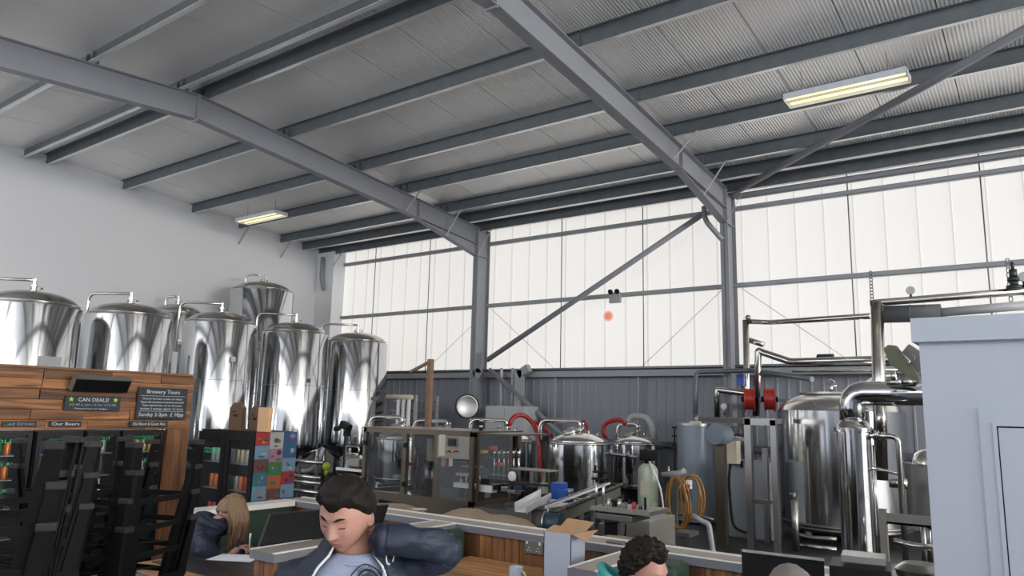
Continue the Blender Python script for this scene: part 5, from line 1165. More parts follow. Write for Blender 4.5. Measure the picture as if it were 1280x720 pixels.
# ------------------------------------------------------------------ white cabin on the right
XC=10.2; YC=-8.72; ZCt=2.165
t=thing('white_cabin','plain white cabin with a flat fascia at the right','cabin',(XC,YC,0))
MB().box((XC,YC,0),(13.4,YC+2.2,ZCt+.02)).build('cabin_wall',M['cabin'],t)
MB().box((XC-.03,YC-.04,ZCt-.0),(13.44,YC+2.25,ZCt+.13)).build('fascia',M['cabin'],t,bevel=.003)
a=at(1222,510,Y=YC-.01); b=at(1240,528,Y=YC-.01); c=at(1247,533,Y=YC)
wd=.9
m=MB(); m.box((a.x,YC-.012,0),(b.x+.0,YC,a.z)); m.box((b.x,YC-.012,b.z),(b.x+wd,YC,a.z)); m.box((b.x+wd,YC-.012,0),(b.x+wd+.08,YC,a.z)); m.build('door_surround',M['cabin'],t)
m=MB(); m.box((b.x,YC-.02,0),(b.x+.018,YC,b.z)); m.box((b.x+.018,YC-.02,b.z-.018),(b.x+wd,YC,b.z)); m.build('door_stop',M['cabin'],t)
o=MB().box((b.x+.024,YC-.01,.01),(b.x+wd-.01,YC-.002,b.z-.026)).build('door',M['cabin'],t); MB().box((b.x+.018,YC-.004,.0),(b.x+wd,YC-.001,b.z-.018)).build('shadow_gap',M['black'],o)
t=bpy.data.objects['bar_back_wall']
MB().box((XW-.45,YS,0),(XW+.03,YS+.14,ZF)).build('corner_post',WZ,t)
# low pipework under the biggest tank
pipe('steel_rail',[at(994,681,Y=-2.6),at(1046,687,Y=-2.6)],.03,M['pipe'],'bright level rail low in front of the biggest tank')
pipe('steel_rail',[at(990,665,Y=-2.4),at(1010,672,Y=-2.4),at(1046,674,Y=-2.4)],.03,M['steeld'],'dull bent pipe under the front of the biggest tank',fil=.08)
p=at(993,625,Y=-2.7); m=MB(); m.cyl((p.x,-2.7,0),(p.x,-2.7,p.z),.045,n=14); m.cyl((p.x,-2.7,p.z),(p.x,-2.7,p.z+.1),.02,n=10); m.bar((p.x-.06,-2.7,p.z+.08),(p.x+.06,-2.7,p.z+.08),.02,.02)
tag(m.build('valve_post',M['steel2']),'steel post with a small valve handle left of the biggest tank foot','post')
# ------------------------------------------------------------------ upturned metal stools stacked on tables
STB=mat('black_stool_enamel',(.004,.004,.005),.55,0,spec=.15); RUB=mat('worn_stool_foot',(.012,.012,.013),.7)
HS=.70
def make_stool(label):
    """upturned: seat at z 0, feet at HS"""
    t=thing('metal_stool',label,'bar stool',(0,0,0),0,'upturned black metal stools stacked on the tables')
    m=MB(); s=.155; 
    pts=[]
    for cx,cy,a0 in ((1,1,0),(-1,1,90),(-1,-1,180),(1,-1,270)):
        for k in range(5): a=math.radians(a0+22.5*k); pts.append(V((cx*(s-.04)+math.cos(a)*.04,cy*(s-.04)+math.sin(a)*.04,0)))
    m.prism(pts,(0,0,.022)); m.build('seat',STB,t,local=True,bevel=.004)
    for sx,sy in ((1,1),(-1,1),(-1,-1),(1,-1)):
        m=MB(); n=6; vs=[]
        for k in range(n+1):
            f=k/n; z=.02+(HS-.02)*f; c=V((sx*(.145+.062*f),sy*(.145+.062*f),z)); w=.085*(1-f)+.042*f
            a=c-V((sx*w,0,0)); b=c-V((0,sy*w,0)); q=.006; ci=c-V((sx*q,sy*q,0)); r_=.010
            vs+=[a,c-V((sx*r_,0,0)),c-V((0,sy*r_,0)),b,b-V((sx*q,0,0)),ci-V((0,0,0)),a-V((0,sy*q,0))]
        fs=[]
        for k in range(n):
            for j in range(7): fs.append((k*7+j,k*7+(j+1)%7,(k+1)*7+(j+1)%7,(k+1)*7+j))
        fs+= [tuple(range(7)),tuple(n*7+j for j in range(7))]
        m.add(vs,fs); lg=m.build('leg',STB,t,local=True)
        c=V((sx*(.145+.062),sy*(.145+.062),HS)); m=MB().box((min(c.x,c.x-sx*.045)-.002,min(c.y,c.y-sy*.045)-.002,HS-.01),(max(c.x,c.x-sx*.045)+.002,max(c.y,c.y-sy*.045)+.002,HS+.012)); m.build('rubber_foot',RUB,lg,local=True,bevel=.004)
    z=HS-.22; e=.145+.062*(z/HS)-.004
    for a,b in (((-e,e),(e,e)),((e,e),(e,-e)),((e,-e),(-e,-e)),((-e,-e),(-e,e))):
        MB().bar((a[0],a[1],z),(b[0],b[1],z),.006,.022).build('rung',STB,t,local=True)
    z=.30; e=.145+.062*(z/HS)-.01
    for a,b in (((-e,e),(e,-e)),((e,e),(-e,-e))): MB().bar((a[0],a[1],z+(.008 if a[0]<0 else -.008)),(b[0],b[1],z+(.008 if a[0]<0 else -.008)),.02,.005).build('cross_brace',STB,t,local=True)
    return t
S0=make_stool('x'); first=True
tilt=random.Random(9)
def dup_fast(o):
    def cp(a,par):
        c=a.copy(); col.objects.link(c)
        if par: c.parent=par
        for ch in a.children: cp(ch,c)
        return c
    return cp(o,None)
order=['lowest','second','third','topmost']
DTM=mat('dark_table_board',(.03,.027,.026),.5)
for px,D,n,rz,base,where in ((26,2.6,3,.35,.69,'at the left picture edge'),(-22,2.05,3,.15,.72,'nearest the camera'),(104,3.3,3,.9,.66,'under the Our Beers sign'),(156,3.05,4,1.02,.57,'left of the woman'),):
    p=at(px,620,D=D)
    t=thing('stool_table','dark table carrying the upturned stools '+where,'table',(p.x,p.y,0)); MB().box((p.x-.3,p.y-.3,base-.035),(p.x+.3,p.y+.3,base-.002)).build('tabletop',DTM,t,bevel=.004); MB().cyl((p.x,p.y,.03),(p.x,p.y,base-.035),.04,n=14).build('pedestal',STB,t); MB().box((p.x-.22,p.y-.22,0),(p.x+.22,p.y+.22,.03)).build('foot_plate',STB,t)
    for k in range(n):
        if first: o=S0; first=False
        else: o=dup_fast(S0)
        o.location=(p.x+tilt.uniform(-.006,.006),p.y+tilt.uniform(-.006,.006),base+.105*k); o.rotation_euler=(0,0,rz+YAW+tilt.uniform(-.04,.04))
        o['label']='%s upturned black stool of the stack %s'%(order[k] if k<n-1 else 'topmost',where)
# ------------------------------------------------------------------ people
SKIN=mat('fair_skin',sr(180,134,118),.5,var=((30,30,30),.06)); LIP=mat('lips',sr(160,100,94),.5); EYE=mat('eye_lashes',(.07,.04,.035),.5)
HAIRD=mat('dark_brown_hair',(.012,.008,.006),.6,spec=.2,bump=('noise',(160,160,40),.8,.004)); HAIRB=mat('blonde_hair',sr(128,100,74),.5,bump=('noise',(90,90,12),.9,.006),var=((60,60,6),.35)); HAIRG=mat('short_grey_hair',sr(120,112,106),.8,bump=('noise',(200,200,200),1,.004))
NAVY=mat('navy_softshell_cloth',sr(24,33,52),.6,bump=('noise',(9,9,16),.9,.02)); SHIRT=mat('pale_grey_t_shirt',sr(146,155,178),.8,bump=('noise',(9,9,9),.4,.012)); TEAL=mat('teal_fleece_hood',sr(70,160,150),.8); GREYJ=mat('grey_marl_hoodie',sr(120,120,126),.9,var=((60,60,60),.3)); DENIM=mat('dark_trousers',(.02,.025,.04),.8); INK=mat('dark_navy_print',(.02,.025,.045),.7); LINEN=mat('white_zip_tape',(.7,.72,.76),.6)
def basis(px,py,D,yaw,pitch=0,roll=0):
    """frame standing at the pixel: face looks to the camera, then turned by yaw (to the picture right) and pitched down"""
    c=at(px,py,D=D); T=(CAM-c); T.z=0; T.normalize(); U=V((0,0,1)); R=T.cross(U)*-1  # picture right
    R=U.cross(T)
    B=Matrix((R,T,U)).transposed()   # local x = picture right, y = towards camera, z = up
    return c,B
def rotm(yaw,pitch,roll): return Matrix.Rotation(-yaw,3,'Z')@Matrix.Rotation(-pitch,3,'X')@Matrix.Rotation(roll,3,'Y')
def g(x,s): return math.exp(-(x/s)**2)
def head_pt(th,ph,wide=1.):
    """th 0..pi from the crown, ph around, 0 = face; local x side, y forward, z up"""
    sx,sy,sz=math.sin(th)*math.sin(ph),math.sin(th)*math.cos(ph),math.cos(th)
    x,y,z=sx*.077*wide,sy*.097,sz*.118
    if y<0: y*=1.05
    if z<0:
        k=min(1,-z/.118)
        x*=1-.30*k**1.8
        if y>0: y*=1-.02*k
        else: y*=1-.35*k
        if y>0: z*=1.02
    if z>0: x*=1+.03*math.sin(z/.118*PI)
    if y>0:
        fr=min(1,y/.05)
        y-=.006*fr*g(abs(x)-.0,.03)*0
        nz=z
        d=0
        prof=0
        if nz<.028 and nz>-.036: prof=(.028-nz)/.05
        d+=.024*min(1,prof)*g(x,.0085+.006*min(1,prof))*(1 if nz>-.024 else max(0,1-(-.024-nz)/.012))
        d+=.006*g(nz+.022,.008)*g(abs(x)-.013,.007)
        d+=.006*g(nz-.036,.010)*g(abs(x)-.028,.022)
        d-=.011*g(nz-.018,.011)*g(abs(x)-.031,.015)
        d+=.0075*g(nz-.016,.006)*g(abs(x)-.031,.012)
        d+=.004*g(nz+.012,.016)*g(abs(x)-.046,.014)
        d+=.006*g(nz+.050,.0045)*g(x,.019)+.006*g(nz+.063,.005)*g(x,.017)-.004*g(nz+.0565,.002)*g(x,.022)
        d+=.004*g(nz+.058,.018)*g(x,.028)
        d-=.004*g(nz+.076,.006)*g(x,.02)
        d+=.009*g(nz+.098,.014)*g(x,.018)
        y+=d*fr
    return V((x,y,z))
def ear(m,s,wide=1.):
    c=V((s*.077*wide,-.008,-.004)); b=len(m.v)
    m.torus((0,0,0),.024,.0065,axis=(1,0,0),n=20,m=8,sc=.6); 
    m.ball((0,0,0),.018,14,(.35,.8,1.2))
    Mx=Matrix.Translation(c)@Matrix.Rotation(s*.35,4,'Z')@Matrix.Rotation(-.15,4,'X')
    for i in range(b,len(m.v)): p=m.v[i]; m.v[i]=Mx@V((p.x,p.y*.9 if abs(p.y)>abs(p.z) else p.y*.9,p.z*1.15))
def make_head(m,c,B,A,wide=1.,scale=1.,NT=90,NP=110):
    """skin head into m"""
    b=len(m.v); vs=[];fs=[]
    for i in range(NT+1):
        for j in range(NP): vs.append(head_pt(PI*i/NT,2*PI*j/NP,wide))
    for i in range(NT):
        for j in range(NP): k=(j+1)%NP; fs.append((i*NP+j,i*NP+k,(i+1)*NP+k,(i+1)*NP+j))
    m.add(vs,fs,True)
    for s in (-1,1): ear(m,s,wide)
    # lips and lash lines in their own colours
    for f in range(len(m.f)):
        q=m.v[m.f[f][0]]
        if q.y>.07 and (-.068<q.z<-.046) and abs(q.x)<.021*(1-abs(q.z+.057)/.016*.5): m.m[f]=1
        if q.y>.055 and (.0065<q.z<.0115) and .019<abs(q.x)<.042: m.m[f]=2
    for i in range(b,len(m.v)): m.v[i]=c+B@(A@(m.v[i]*scale))
def hair_shell(c,B,A,cond,th,matr,par,wide=1.,scale=1.,seed=0,amp=.004,freq=60,NT=80,NP=110,name='hair'):
    vs=[];idx={};fs=[]
    def P(i,j):
        k=(i,j%NP)
        if k in idx: return idx[k]
        p=head_pt(PI*i/NT,2*PI*(j%NP)/NP,wide); p0=V(p); 
        if p.y>0: # smooth face features out of the hair
            sx,sy,sz=math.sin(PI*i/NT)*math.sin(2*PI*(j%NP)/NP),math.sin(PI*i/NT)*math.cos(2*PI*(j%NP)/NP),math.cos(PI*i/NT); p=V((sx*.078*wide,sy*.098,sz*.118))
        f=max(0,min(1,cond(p)/.02)); n=V((p.x/.077**2,p.y/.097**2,p.z/.118**2)).normalized()
        p=p+n*(th(p)*f**.5-.003*(1-f)+noise.noise(p*freq+V((seed,0,0)))*amp*f)
        idx[k]=len(vs); vs.append(c+B@(A@(p*scale))); return idx[k]
    for i in range(NT):
        for j in range(NP):
            q=head_pt(PI*(i+.5)/NT,2*PI*(j+.5)/NP,wide)
            if cond(q)>-.004: fs.append((P(i,j),P(i,j+1),P(i+1,j+1),P(i+1,j)))
    m=MB(); m.add(vs,fs,True); return m.build(name,matr,par)
def loft(m,secs,n=40,a0=0,a1=2*PI,cap=False,power=2.3):
    """secs: (centre, rx vector, ry vector); angle 0 along rx, 90 deg along ry"""
    full=abs(a1-a0-2*PI)<1e-6; k=n if full else n+1; vs=[];fs=[]
    for c,rx,ry in secs:
        for j in range(k):
            a=a0+(a1-a0)*j/n; ca,sa=math.cos(a),math.sin(a); ca=math.copysign(abs(ca)**(2/power),ca); sa=math.copysign(abs(sa)**(2/power),sa)
            vs.append(c+rx*ca+ry*sa)
    for i in range(len(secs)-1):
        for j in range(k if full else n): q=(j+1)%k; fs.append((i*k+j,i*k+q,(i+1)*k+q,(i+1)*k+j))
    m.add(vs,fs,True)
    if cap: b=len(m.v)-len(vs); m.f.append(tuple(b+j for j in range(k))); m.m.append(m.mi); m.s.append(True)
def limb(m,pts,rs,n=20,sub=5):
    """tapering limb through joints with softly rounded bends"""
    P=[V(p) for p in pts]; out=[];ro=[]
    ext=[P[0]*2-P[1]]+P+[P[-1]*2-P[-2]]; re=[rs[0]]+list(rs)+[rs[-1]]
    for i in range(1,len(ext)-2):
        for k in range(sub):
            t=k/sub; a,b,c,d=ext[i-1:i+3]
            out.append(.5*((2*b)+(c-a)*t+(2*a-5*b+4*c-d)*t*t+(-a+3*b-3*c+d)*t**3)); ro.append(re[i]*(1-t)+re[i+1]*t)
    out.append(P[-1]); ro.append(rs[-1])
    m.tube(out,ro,n)
    m.ball(out[-1],ro[-1]*.98,n); m.ball(out[0],ro[0]*.98,n)
def hand(m,w,d,pn,side,curl=.5,size=1.,grip=False):
    """w wrist, d pointing direction, pn palm normal, side = direction of the thumb"""
    w=V(w); d=V(d).normalized(); pn=V(pn); pn=(pn-d*pn.dot(d)).normalized(); s=V(side); s=(s-d*s.dot(d)-pn*s.dot(pn)).normalized()
    L=.085*size
    secs=[]
    for k in range(7):
        f=k/6; c=w+d*(L*f); wd=(.028+.013*math.sin(min(1,f*1.3)*PI/2))*size; secs.append((c,s*wd,pn*(.016-.003*f)*size))
    loft(m,secs,20,cap=True,power=2.6); m.ball(w,.026*size,14,(1,1,1))
    for k,(off,ln) in enumerate(((.030,.072),(.010,.080),(-.010,.074),(-.029,.058))):
        p=w+d*L*.97+s*off*size; dd=V(d); pts=[p-d*.01*size]; rs=[.0095*size]
        ang=0
        for j,fr in enumerate((.45,.30,.25)):
            ang+=curl*(.9+.12*k); dd=d*math.cos(ang)+pn*math.sin(ang); p=p+dd*ln*fr*size; pts.append(V(p)); rs.append((.0088-.0010*(j+1))*size)
        limb(m,pts,rs,10,3)
    p=w+d*L*.3+s*.026*size; pts=[V(p)]
    t1=(s*.75+d*.6+pn*.25).normalized(); p=p+t1*.038*size; pts.append(V(p)); t2=(d*.85+s*.1+pn*.55).normalized(); p=p+t2*.032*size; pts.append(V(p)); p=p+(d*.7+pn*.6-s*.2).normalized()*.025*size; pts.append(V(p))
    limb(m,pts,[.014*size,.0115*size,.0105*size,.008*size],10,3)
def wrinkle(m,amp=.006,fq=11,b=0,seed=0):
    for i in range(b,len(m.v)):
        p=m.v[i]; q=V((p.x*fq+seed,p.y*fq,p.z*fq*1.6)); m.v[i]=p+V((noise.noise(q),noise.noise(q+V((7,3,1))),noise.noise(q+V((2,9,5)))))*amp*2
# ---- man in the pale T-shirt pulling at his navy jacket
c,B=basis(433,644,2.45,0)
A=rotm(-.55,.42,.06)
W=lambda x,y,z: c+B@V((x,y,z))
pm=thing('person','man with short dark hair, pale T-shirt and open navy jacket, one elbow raised','person',(c.x,c.y,0))
m=MB()
make_head(m,c,B,A,1.07,.98)
nb=W(.035,-.05,-.17)
m2s=[(W(.012,-.035,-.04),.064),(W(.022,-.045,-.09),.064),(W(.035,-.055,-.125),.066),(W(.035,-.075,-.17),.062),(W(.035,-.085,-.24),.045)]
limb(m,[W(.14,-.09,-.22),W(.275,-.07,-.16),W(.335,-.03,-.125),W(.20,.03,-.085),W(.11,.03,-.075)],[.05,.045,.04,.032,.026],14,4)
limb(m,[W(.0,-.07,-.24),W(-.14,-.09,-.26),W(-.235,-.07,-.40),W(-.275,-.05,-.54),W(-.30,.02,-.74)],[.06,.055,.045,.036,.027],14,4)
m.tube([q for q,_ in m2s],[r for _,r in m2s],26)
# hand behind the neck, wrist at the cuff
wr=W(.105,.02,-.075)
hand(m,wr,B@V((-.42,-.88,.12)),B@V((-.8,.5,-.3)),B@V((0.1,0,1)),.35,.95)
# lower arm of the hanging arm and its hand
w2=W(-.30,.02,-.74); hand(m,w2,B@V((0,.1,-1)),B@V((1,0,0)),B@V((0,1,0)),.3)
body=m.build('body',[SKIN,LIP,EYE],pm)
def hl(p): # man hair line
    f=p.z-(.062-.0*abs(p.x)) if p.y>.05 else 0
    base=.058 if p.y>.045 else (.058-( .045-p.y)/.045*.048 if p.y>.0 else (.010-(-p.y)/.09*.07))
    if p.y>.045: base=.060+.012*g(abs(p.x)-.035,.015)-.0*p.x
    return p.z-base
hair_shell(c,B,A,hl,lambda p: .014+.010*max(0,p.z/.118)+.006*(p.y>0)*max(0,p.z/.118),HAIRD,pm,wide=1.07,scale=.98,amp=.007,freq=45)
# eyebrows
m=MB()
for s in (-1,1):
    pts=[]; 
    for k in range(7):
        x=s*(.014+.032*k/6); z=.034+.006*math.sin(PI*k/6*.8); q=head_pt(math.acos(min(1,z/.118)),math.atan2(x/.077,.8)); pts.append(V((x,.0,z)))
    P2=[]
    for p in pts:
        best=None
        # forehead surface at that x,z
        y=.097*math.sqrt(max(.02,1-(p.x/.077)**2-(p.z/.118)**2))+.006
        P2.append(c+B@(A@(V((p.x,y,p.z))*.98)))
    m.tube(P2,[.0015,.003,.004,.004,.0034,.0026,.0015],8)
m.build('eyebrows',HAIRD,pm)
# T-shirt: torso
X_=B@V((1,0,0)); Y_=B@V((0,1,0)); U_=V((0,0,1))
TUP=.04
def tor(rows,scale=1.): return [(W(x,y,z+TUP),X_*rx*scale,Y_*ry*scale) for x,y,z,rx,ry in rows]
rows=[(.03,-.07,-.80,.165,.12),(.03,-.07,-.62,.16,.115),(.03,-.075,-.45,.172,.12),(.03,-.08,-.33,.185,.122),(.032,-.082,-.26,.18,.112),(.034,-.075,-.215,.15,.095),(.034,-.062,-.185,.105,.082),(.032,-.052,-.165,.074,.072)]
m=MB(); loft(m,tor(rows),56); 
wrinkle(m,.004,12); m.build('t_shirt',SHIRT,pm)
# neck rib of the shirt
m=MB(); m.tube([W(.032+.070*math.cos(a),-.052+.070*math.sin(a)-.0,-.165+TUP-.030*max(0,math.sin(a))) for a in [2*PI*k/36 for k in range(36)]],.006,8,closed=True); m.build('neck_rib',SHIRT,pm)
# jacket shell, open at the front
rj=[(.03,-.075,-.84,.205,.155),(.03,-.075,-.62,.20,.15),(.03,-.08,-.45,.205,.15),(.03,-.085,-.33,.215,.148),(.032,-.088,-.25,.208,.138),(.034,-.082,-.20,.165,.118),(.034,-.072,-.165,.118,.102),(.034,-.066,-.125,.094,.092),(.034,-.064,-.095,.092,.088)]
m=MB(); loft(m,tor(rj),60,a0=math.radians(130),a1=math.radians(130+290)); wrinkle(m,.005,10); o=m.build('jacket',NAVY,pm); so=o.modifiers.new('thick','SOLIDIFY'); so.thickness=.008; so.offset=1
# zip tapes along both front edges
for ang in (130,60):
    a=math.radians(ang); ca,sa=math.cos(a),math.sin(a); pw=2/2.3; ca=math.copysign(abs(ca)**pw,ca); sa=math.copysign(abs(sa)**pw,sa)
    m=MB(); pts=[cc+rx*ca*1.01+ry*sa*1.02 for cc,rx,ry in tor(rj)]; m.tube(pts,.0045,6); m.build('zip_tape',LINEN,pm)
# sleeves
m=MB(); sh=W(.20,-.10,-.205); el=W(.345,-.03,-.125); 
limb(m,[W(.13,-.09,-.235),sh,W(.275,-.07,-.165),el],[.085,.078,.062,.058],24,7)
limb(m,[el,W(.30,.0,-.10),W(.20,.03,-.078),W(.125,.04,-.072)],[.055,.054,.052,.049],36,12)
wrinkle(m,.0065,13); m.build('raised_sleeve',NAVY,pm)
m=MB(); q=W(.095,.04,-.092); m.tube([W(.13,.04,-.073),W(.098,.037,-.070)],[.051,.050],24,caps=False); o=m.build('cuff',NAVY,pm); so=o.modifiers.new('t','SOLIDIFY'); so.thickness=.006
m=MB(); limb(m,[W(-.10,-.09,-.215),W(-.165,-.09,-.25),W(-.235,-.07,-.42),W(-.275,-.05,-.56),W(-.30,.01,-.72)],[.08,.08,.066,.058,.046],24,6); wrinkle(m,.008,12); m.build('hanging_sleeve',NAVY,pm)
# prints on the shirt and on the jacket front
def on_torso(rows_,deg,z,off):
    ss=tor(rows_); zz=[W(0,0,r[2]+TUP).z for r in rows_]
    for k in range(len(ss)-1):
        lo,hi=sorted((zz[k],zz[k+1]))
        if lo<=z<=hi:
            f=(z-zz[k])/(zz[k+1]-zz[k]); cc=ss[k][0].lerp(ss[k+1][0],f); rx=ss[k][1].lerp(ss[k+1][1],f); ry=ss[k][2].lerp(ss[k+1][2],f)
            a=math.radians(deg); ca,sa=math.cos(a),math.sin(a); pw=2/2.3; return cc+rx*math.copysign(abs(ca)**pw,ca)*off+ry*math.copysign(abs(sa)**pw,sa)*off
    return ss[0][0]
def print_arc(name,cd,cz,rows_,R_,words,mm_,par,size=.016,off=1.03,inner=True):
    m=MB(); z0=W(0,0,cz).z; rr=sum(r[3] for r in rows_[2:5])/3
    def Pq(dx,dz): return on_torso(rows_,cd-math.degrees(dx/rr)*1.0,z0+dz,off)
    n=40
    for r in ((R_,.0018),(R_*.66,.0035)):
        m.tube([Pq(math.cos(2*PI*k/n)*r[0],math.sin(2*PI*k/n)*r[0]) for k in range(n)],r[1],6,closed=True)
    if inner:
        fan=[Pq(0,0)]+[Pq(math.cos(2*PI*k/24)*R_*.5*(1+.15*math.sin(3*k)),math.sin(2*PI*k/24)*R_*.5*(1+.1*math.cos(5*k))) for k in range(24)]
        m.add(fan,[(0,1+k,1+(k+1)%24) for k in range(24)])
    o=m.build(name,mm_,par)
    for k,ch in enumerate(words):
        a=math.radians(205-k*230/max(1,len(words)-1)); p=Pq(math.cos(a)*R_*.83,math.sin(a)*R_*.83)
        e=.001; n_=(p-tor(rows_)[3][0]); n_.z=0; n_.normalize(); right=V((-n_.y,n_.x,0)); right=U_.cross(n_)
        up=(right*math.cos(a)+U_*math.sin(a)); text(o,ch,p+n_*.003,up.cross(n_)if False else -up.cross(n_)*-1 if False else (right*math.sin(a)-U_*math.cos(a)),up,size,mm_,'printed_lettering')
    return o
print_arc('shirt_print',76,-.205,rows,.052,'WAN MUSIC CLUB',INK,pm,.015)
q=on_torso(rj,49,W(0,0,-.155).z,1.035); n_=(q-W(.03,-.08,-.28)); n_.z=0; n_.normalize(); rr_=U_.cross(n_)
o=text(pm,'GLEN',q+V((0,0,-.022))+n_*.003,(rr_+U_*.25),(U_-rr_*.25),.03,LINEN,'jacket_lettering'); text(pm,'MORE',q+V((0,0,-.042))+rr_*.005+n_*.003,(rr_+U_*.25),(U_-rr_*.25),.014,LINEN,'jacket_lettering')
m=MB(); cc=q+V((0,0,.025))+n_*.003; m.tube([cc+rr_*math.cos(math.radians(a))*.022+U_*math.sin(math.radians(a))*.026 for a in range(130,400,12)],[.001+.0022*math.sin(PI*k/22.) for k in range(23)],8); m.build('jacket_emblem',LINEN,pm)
# trousers and shoes
m=MB(); 
for s in (-1,1): limb(m,[W(.03+s*.085,-.07,-.74),W(.03+s*.09,-.05,-.98),W(.03+s*.095,-.07,-1.28)],[.10,.075,.05],20,5)
m.build('trousers',DENIM,pm)
zf=-W(0,0,0).z
for s in (-1,1):
    q=W(.03+s*.095,-.03,0); m=MB(); m.ball((q.x,q.y,.045),.05,18,(1.3,1.3,.9)); m.bar(V((q.x,q.y,.02)),V((q.x,q.y,.02))+Y_*.14,.085,.04); m.build('shoe',M['black'],pm,bevel=.01)
m=MB(); 
for s in (-1,1): m.cyl(W(.03+s*.095,-.07,-1.24),V((W(.03+s*.095,-.07,0).x,W(.03+s*.095,-.07,0).y,.05)),.05,n=18)
m.build('trouser_leg',DENIM,pm)
# ---- dark haired man in the teal hood
c2,B2=basis(807,716,3.15,0); A2=rotm(.95,.25,-.1)
pt=thing('person','dark curly haired man in a teal hood and grey hoodie, facing right','person',(c2.x,c2.y,0))
W2=lambda x,y,z: c2+B2@V((x,y,z))
m=MB(); make_head(m,c2,B2,A2,1.,.98); m.tube([W2(-.01,-.02,-.05),W2(-.03,-.03,-.12),W2(-.045,-.04,-.19),W2(-.05,-.05,-.25)],[.056,.056,.062,.09],24)
limb(m,[W2(-.05,-.05,-.25),W2(-.06,.15,-.40),W2(-.02,.19,-.56),W2(.18,.12,-.40)],[.07,.05,.038,.026],14,4); limb(m,[W2(-.05,-.05,-.25),W2(-.06,-.25,-.40),W2(-.02,-.27,-.56),W2(.16,-.18,-.40)],[.07,.05,.038,.026],14,4); hand(m,W2(.18,.12,-.40),B2@V((1,.3,-.1)),V((0,0,-1)),B2@V((0,-1,0)),.4); hand(m,W2(.16,-.18,-.40),B2@V((1,-.1,-.1)),V((0,0,-1)),B2@V((0,1,0)),.4)
m.build('body',[SKIN,LIP,EYE],pt)
def hl2(p):
    if p.y>.045: base=.072+.01*g(abs(p.x)-.04,.015)
    elif p.y>0: base=.072-(.045-p.y)/.045*.055
    else: base=.010+p.y/.09*.085
    return p.z-base
hair_shell(c2,B2,A2,hl2,lambda p:.024+.012*max(0,p.z/.118),HAIRD,pt,scale=.98,amp=.016,freq=75,seed=4,NT=110,NP=150)
X2=B2@V((1,0,0)); Y2_=B2@V((0,1,0))
W2h=lambda x,y,z: W2(x*.9-.035,y*.85,z+.05)
def tor2(rows,Wf,X,Y): return [(Wf(x,y,z),X*rx,Y*ry) for x,y,z,rx,ry in rows]
rows2=[(-.07,-.06,-.86,.17,.17),(-.07,-.06,-.62,.155,.18),(-.075,-.06,-.42,.15,.20),(-.075,-.06,-.33,.14,.21),(-.07,-.055,-.27,.115,.19),(-.06,-.05,-.215,.09,.12),(-.05,-.045,-.18,.075,.085)]
m=MB(); loft(m,tor2(rows2,W2h,X2,Y2_),48); limb(m,[W2(-.12,.09,-.27),W2(-.10,.17,-.34),W2(-.02,.20,-.58),W2(.17,.12,-.41)],[.07,.07,.055,.042],20,6); limb(m,[W2(-.12,-.2,-.27),W2(-.1,-.28,-.34),W2(-.02,-.28,-.58),W2(.15,-.19,-.41)],[.07,.07,.055,.042],20,6); m.build('hoodie',GREYJ,pt)
m=MB()
for k,(r1,r2,z,dx) in enumerate(((.092,.105,-.165,-.055),(.10,.115,-.13,-.062),(.088,.108,-.095,-.066))):
    m.tube([W2h(dx+r1*math.cos(a)-.01*k,-.045+r2*math.sin(a),z-.035*math.cos(a)+.02*g(abs(a-PI),.8)) for a in [2*PI*j/36 for j in range(36)]],.024-.003*k,12,closed=True)
loft(m,tor2([(-.06,-.05,-.23,.13,.145),(-.06,-.05,-.17,.105,.12),(-.065,-.045,-.11,.085,.10)],W2h,X2,Y2_),36)
m.build('hood',TEAL,pt)
m=MB(); 
for s in (-1,1): limb(m,[W2(-.07,-.06+s*.1,-.72),W2(.28,-.06+s*.12,-.66),W2(.30,-.06+s*.12,-.95)],[.09,.075,.05],18,5)
m.build('trousers',DENIM,pt)
MB().box((c2.x-.28,c2.y-.25,0),(c2.x+.22,c2.y+.2,.28)).build('x',DTM) if False else None
q=W2(-.08,-.06,0); tag(MB().box((q.x-.22,q.y-.22,0),(q.x+.22,q.y+.22,max(.1,W2(0,0,-.80).z))).build('booth_stool',GRN,bevel=.02),'dark green box seat under the man in the teal hood','seat')
# ---- grey haired head at the bottom
c3,B3=basis(991,752,2.55,0); A3=rotm(-2.6,.25,0)
pg=thing('person','person with short grey hair, only the crown of the head in the picture','person',(c3.x,c3.y,0))
W3=lambda x,y,z: c3+B3@V((x,y,z))
m=MB(); make_head(m,c3,B3,A3); m.tube([W3(0,0,-.05),W3(0,-.0,-.13),W3(0,-.0,-.22)],[.056,.058,.08],22)

for s in (-1,1): limb(m,[W3(0,0,-.22),W3(s*.2,0,-.34),W3(s*.26,-.05,-.53),W3(s*.2,-.35,-.42)],[.07,.05,.04,.026],14,4)
hand(m,W3(-.2,-.35,-.42),B3@V((.1,-1,0)),V((0,0,-1)),B3@V((1,0,0)),.4); hand(m,W3(.2,-.35,-.42),B3@V((-.1,-1,0)),V((0,0,-1)),B3@V((-1,0,0)),.4)
m.build('body',[SKIN,LIP,EYE],pg)
hair_shell(c3,B3,A3,lambda p:p.z-(.055 if p.y>.045 else (.055-(.045-p.y)/.045*.045 if p.y>0 else .01+p.y/.09*.07)),lambda p:.007,HAIRG,pg,amp=.003,freq=80)
X3=B3@V((1,0,0)); Y3_=B3@V((0,1,0)); m=MB()
loft(m,tor2([(0,0,-.75,.17,.14),(0,0,-.5,.17,.13),(0,0,-.36,.2,.13),(0,0,-.27,.17,.11),(0,0,-.2,.09,.085),(0,0,-.16,.07,.075)],W3,X3,Y3_),40)
for s in (-1,1): limb(m,[W3(s*.15,0,-.3),W3(s*.23,0,-.36),W3(s*.27,-.05,-.55),W3(s*.2,-.32,-.43)],[.07,.068,.055,.042],18,6)
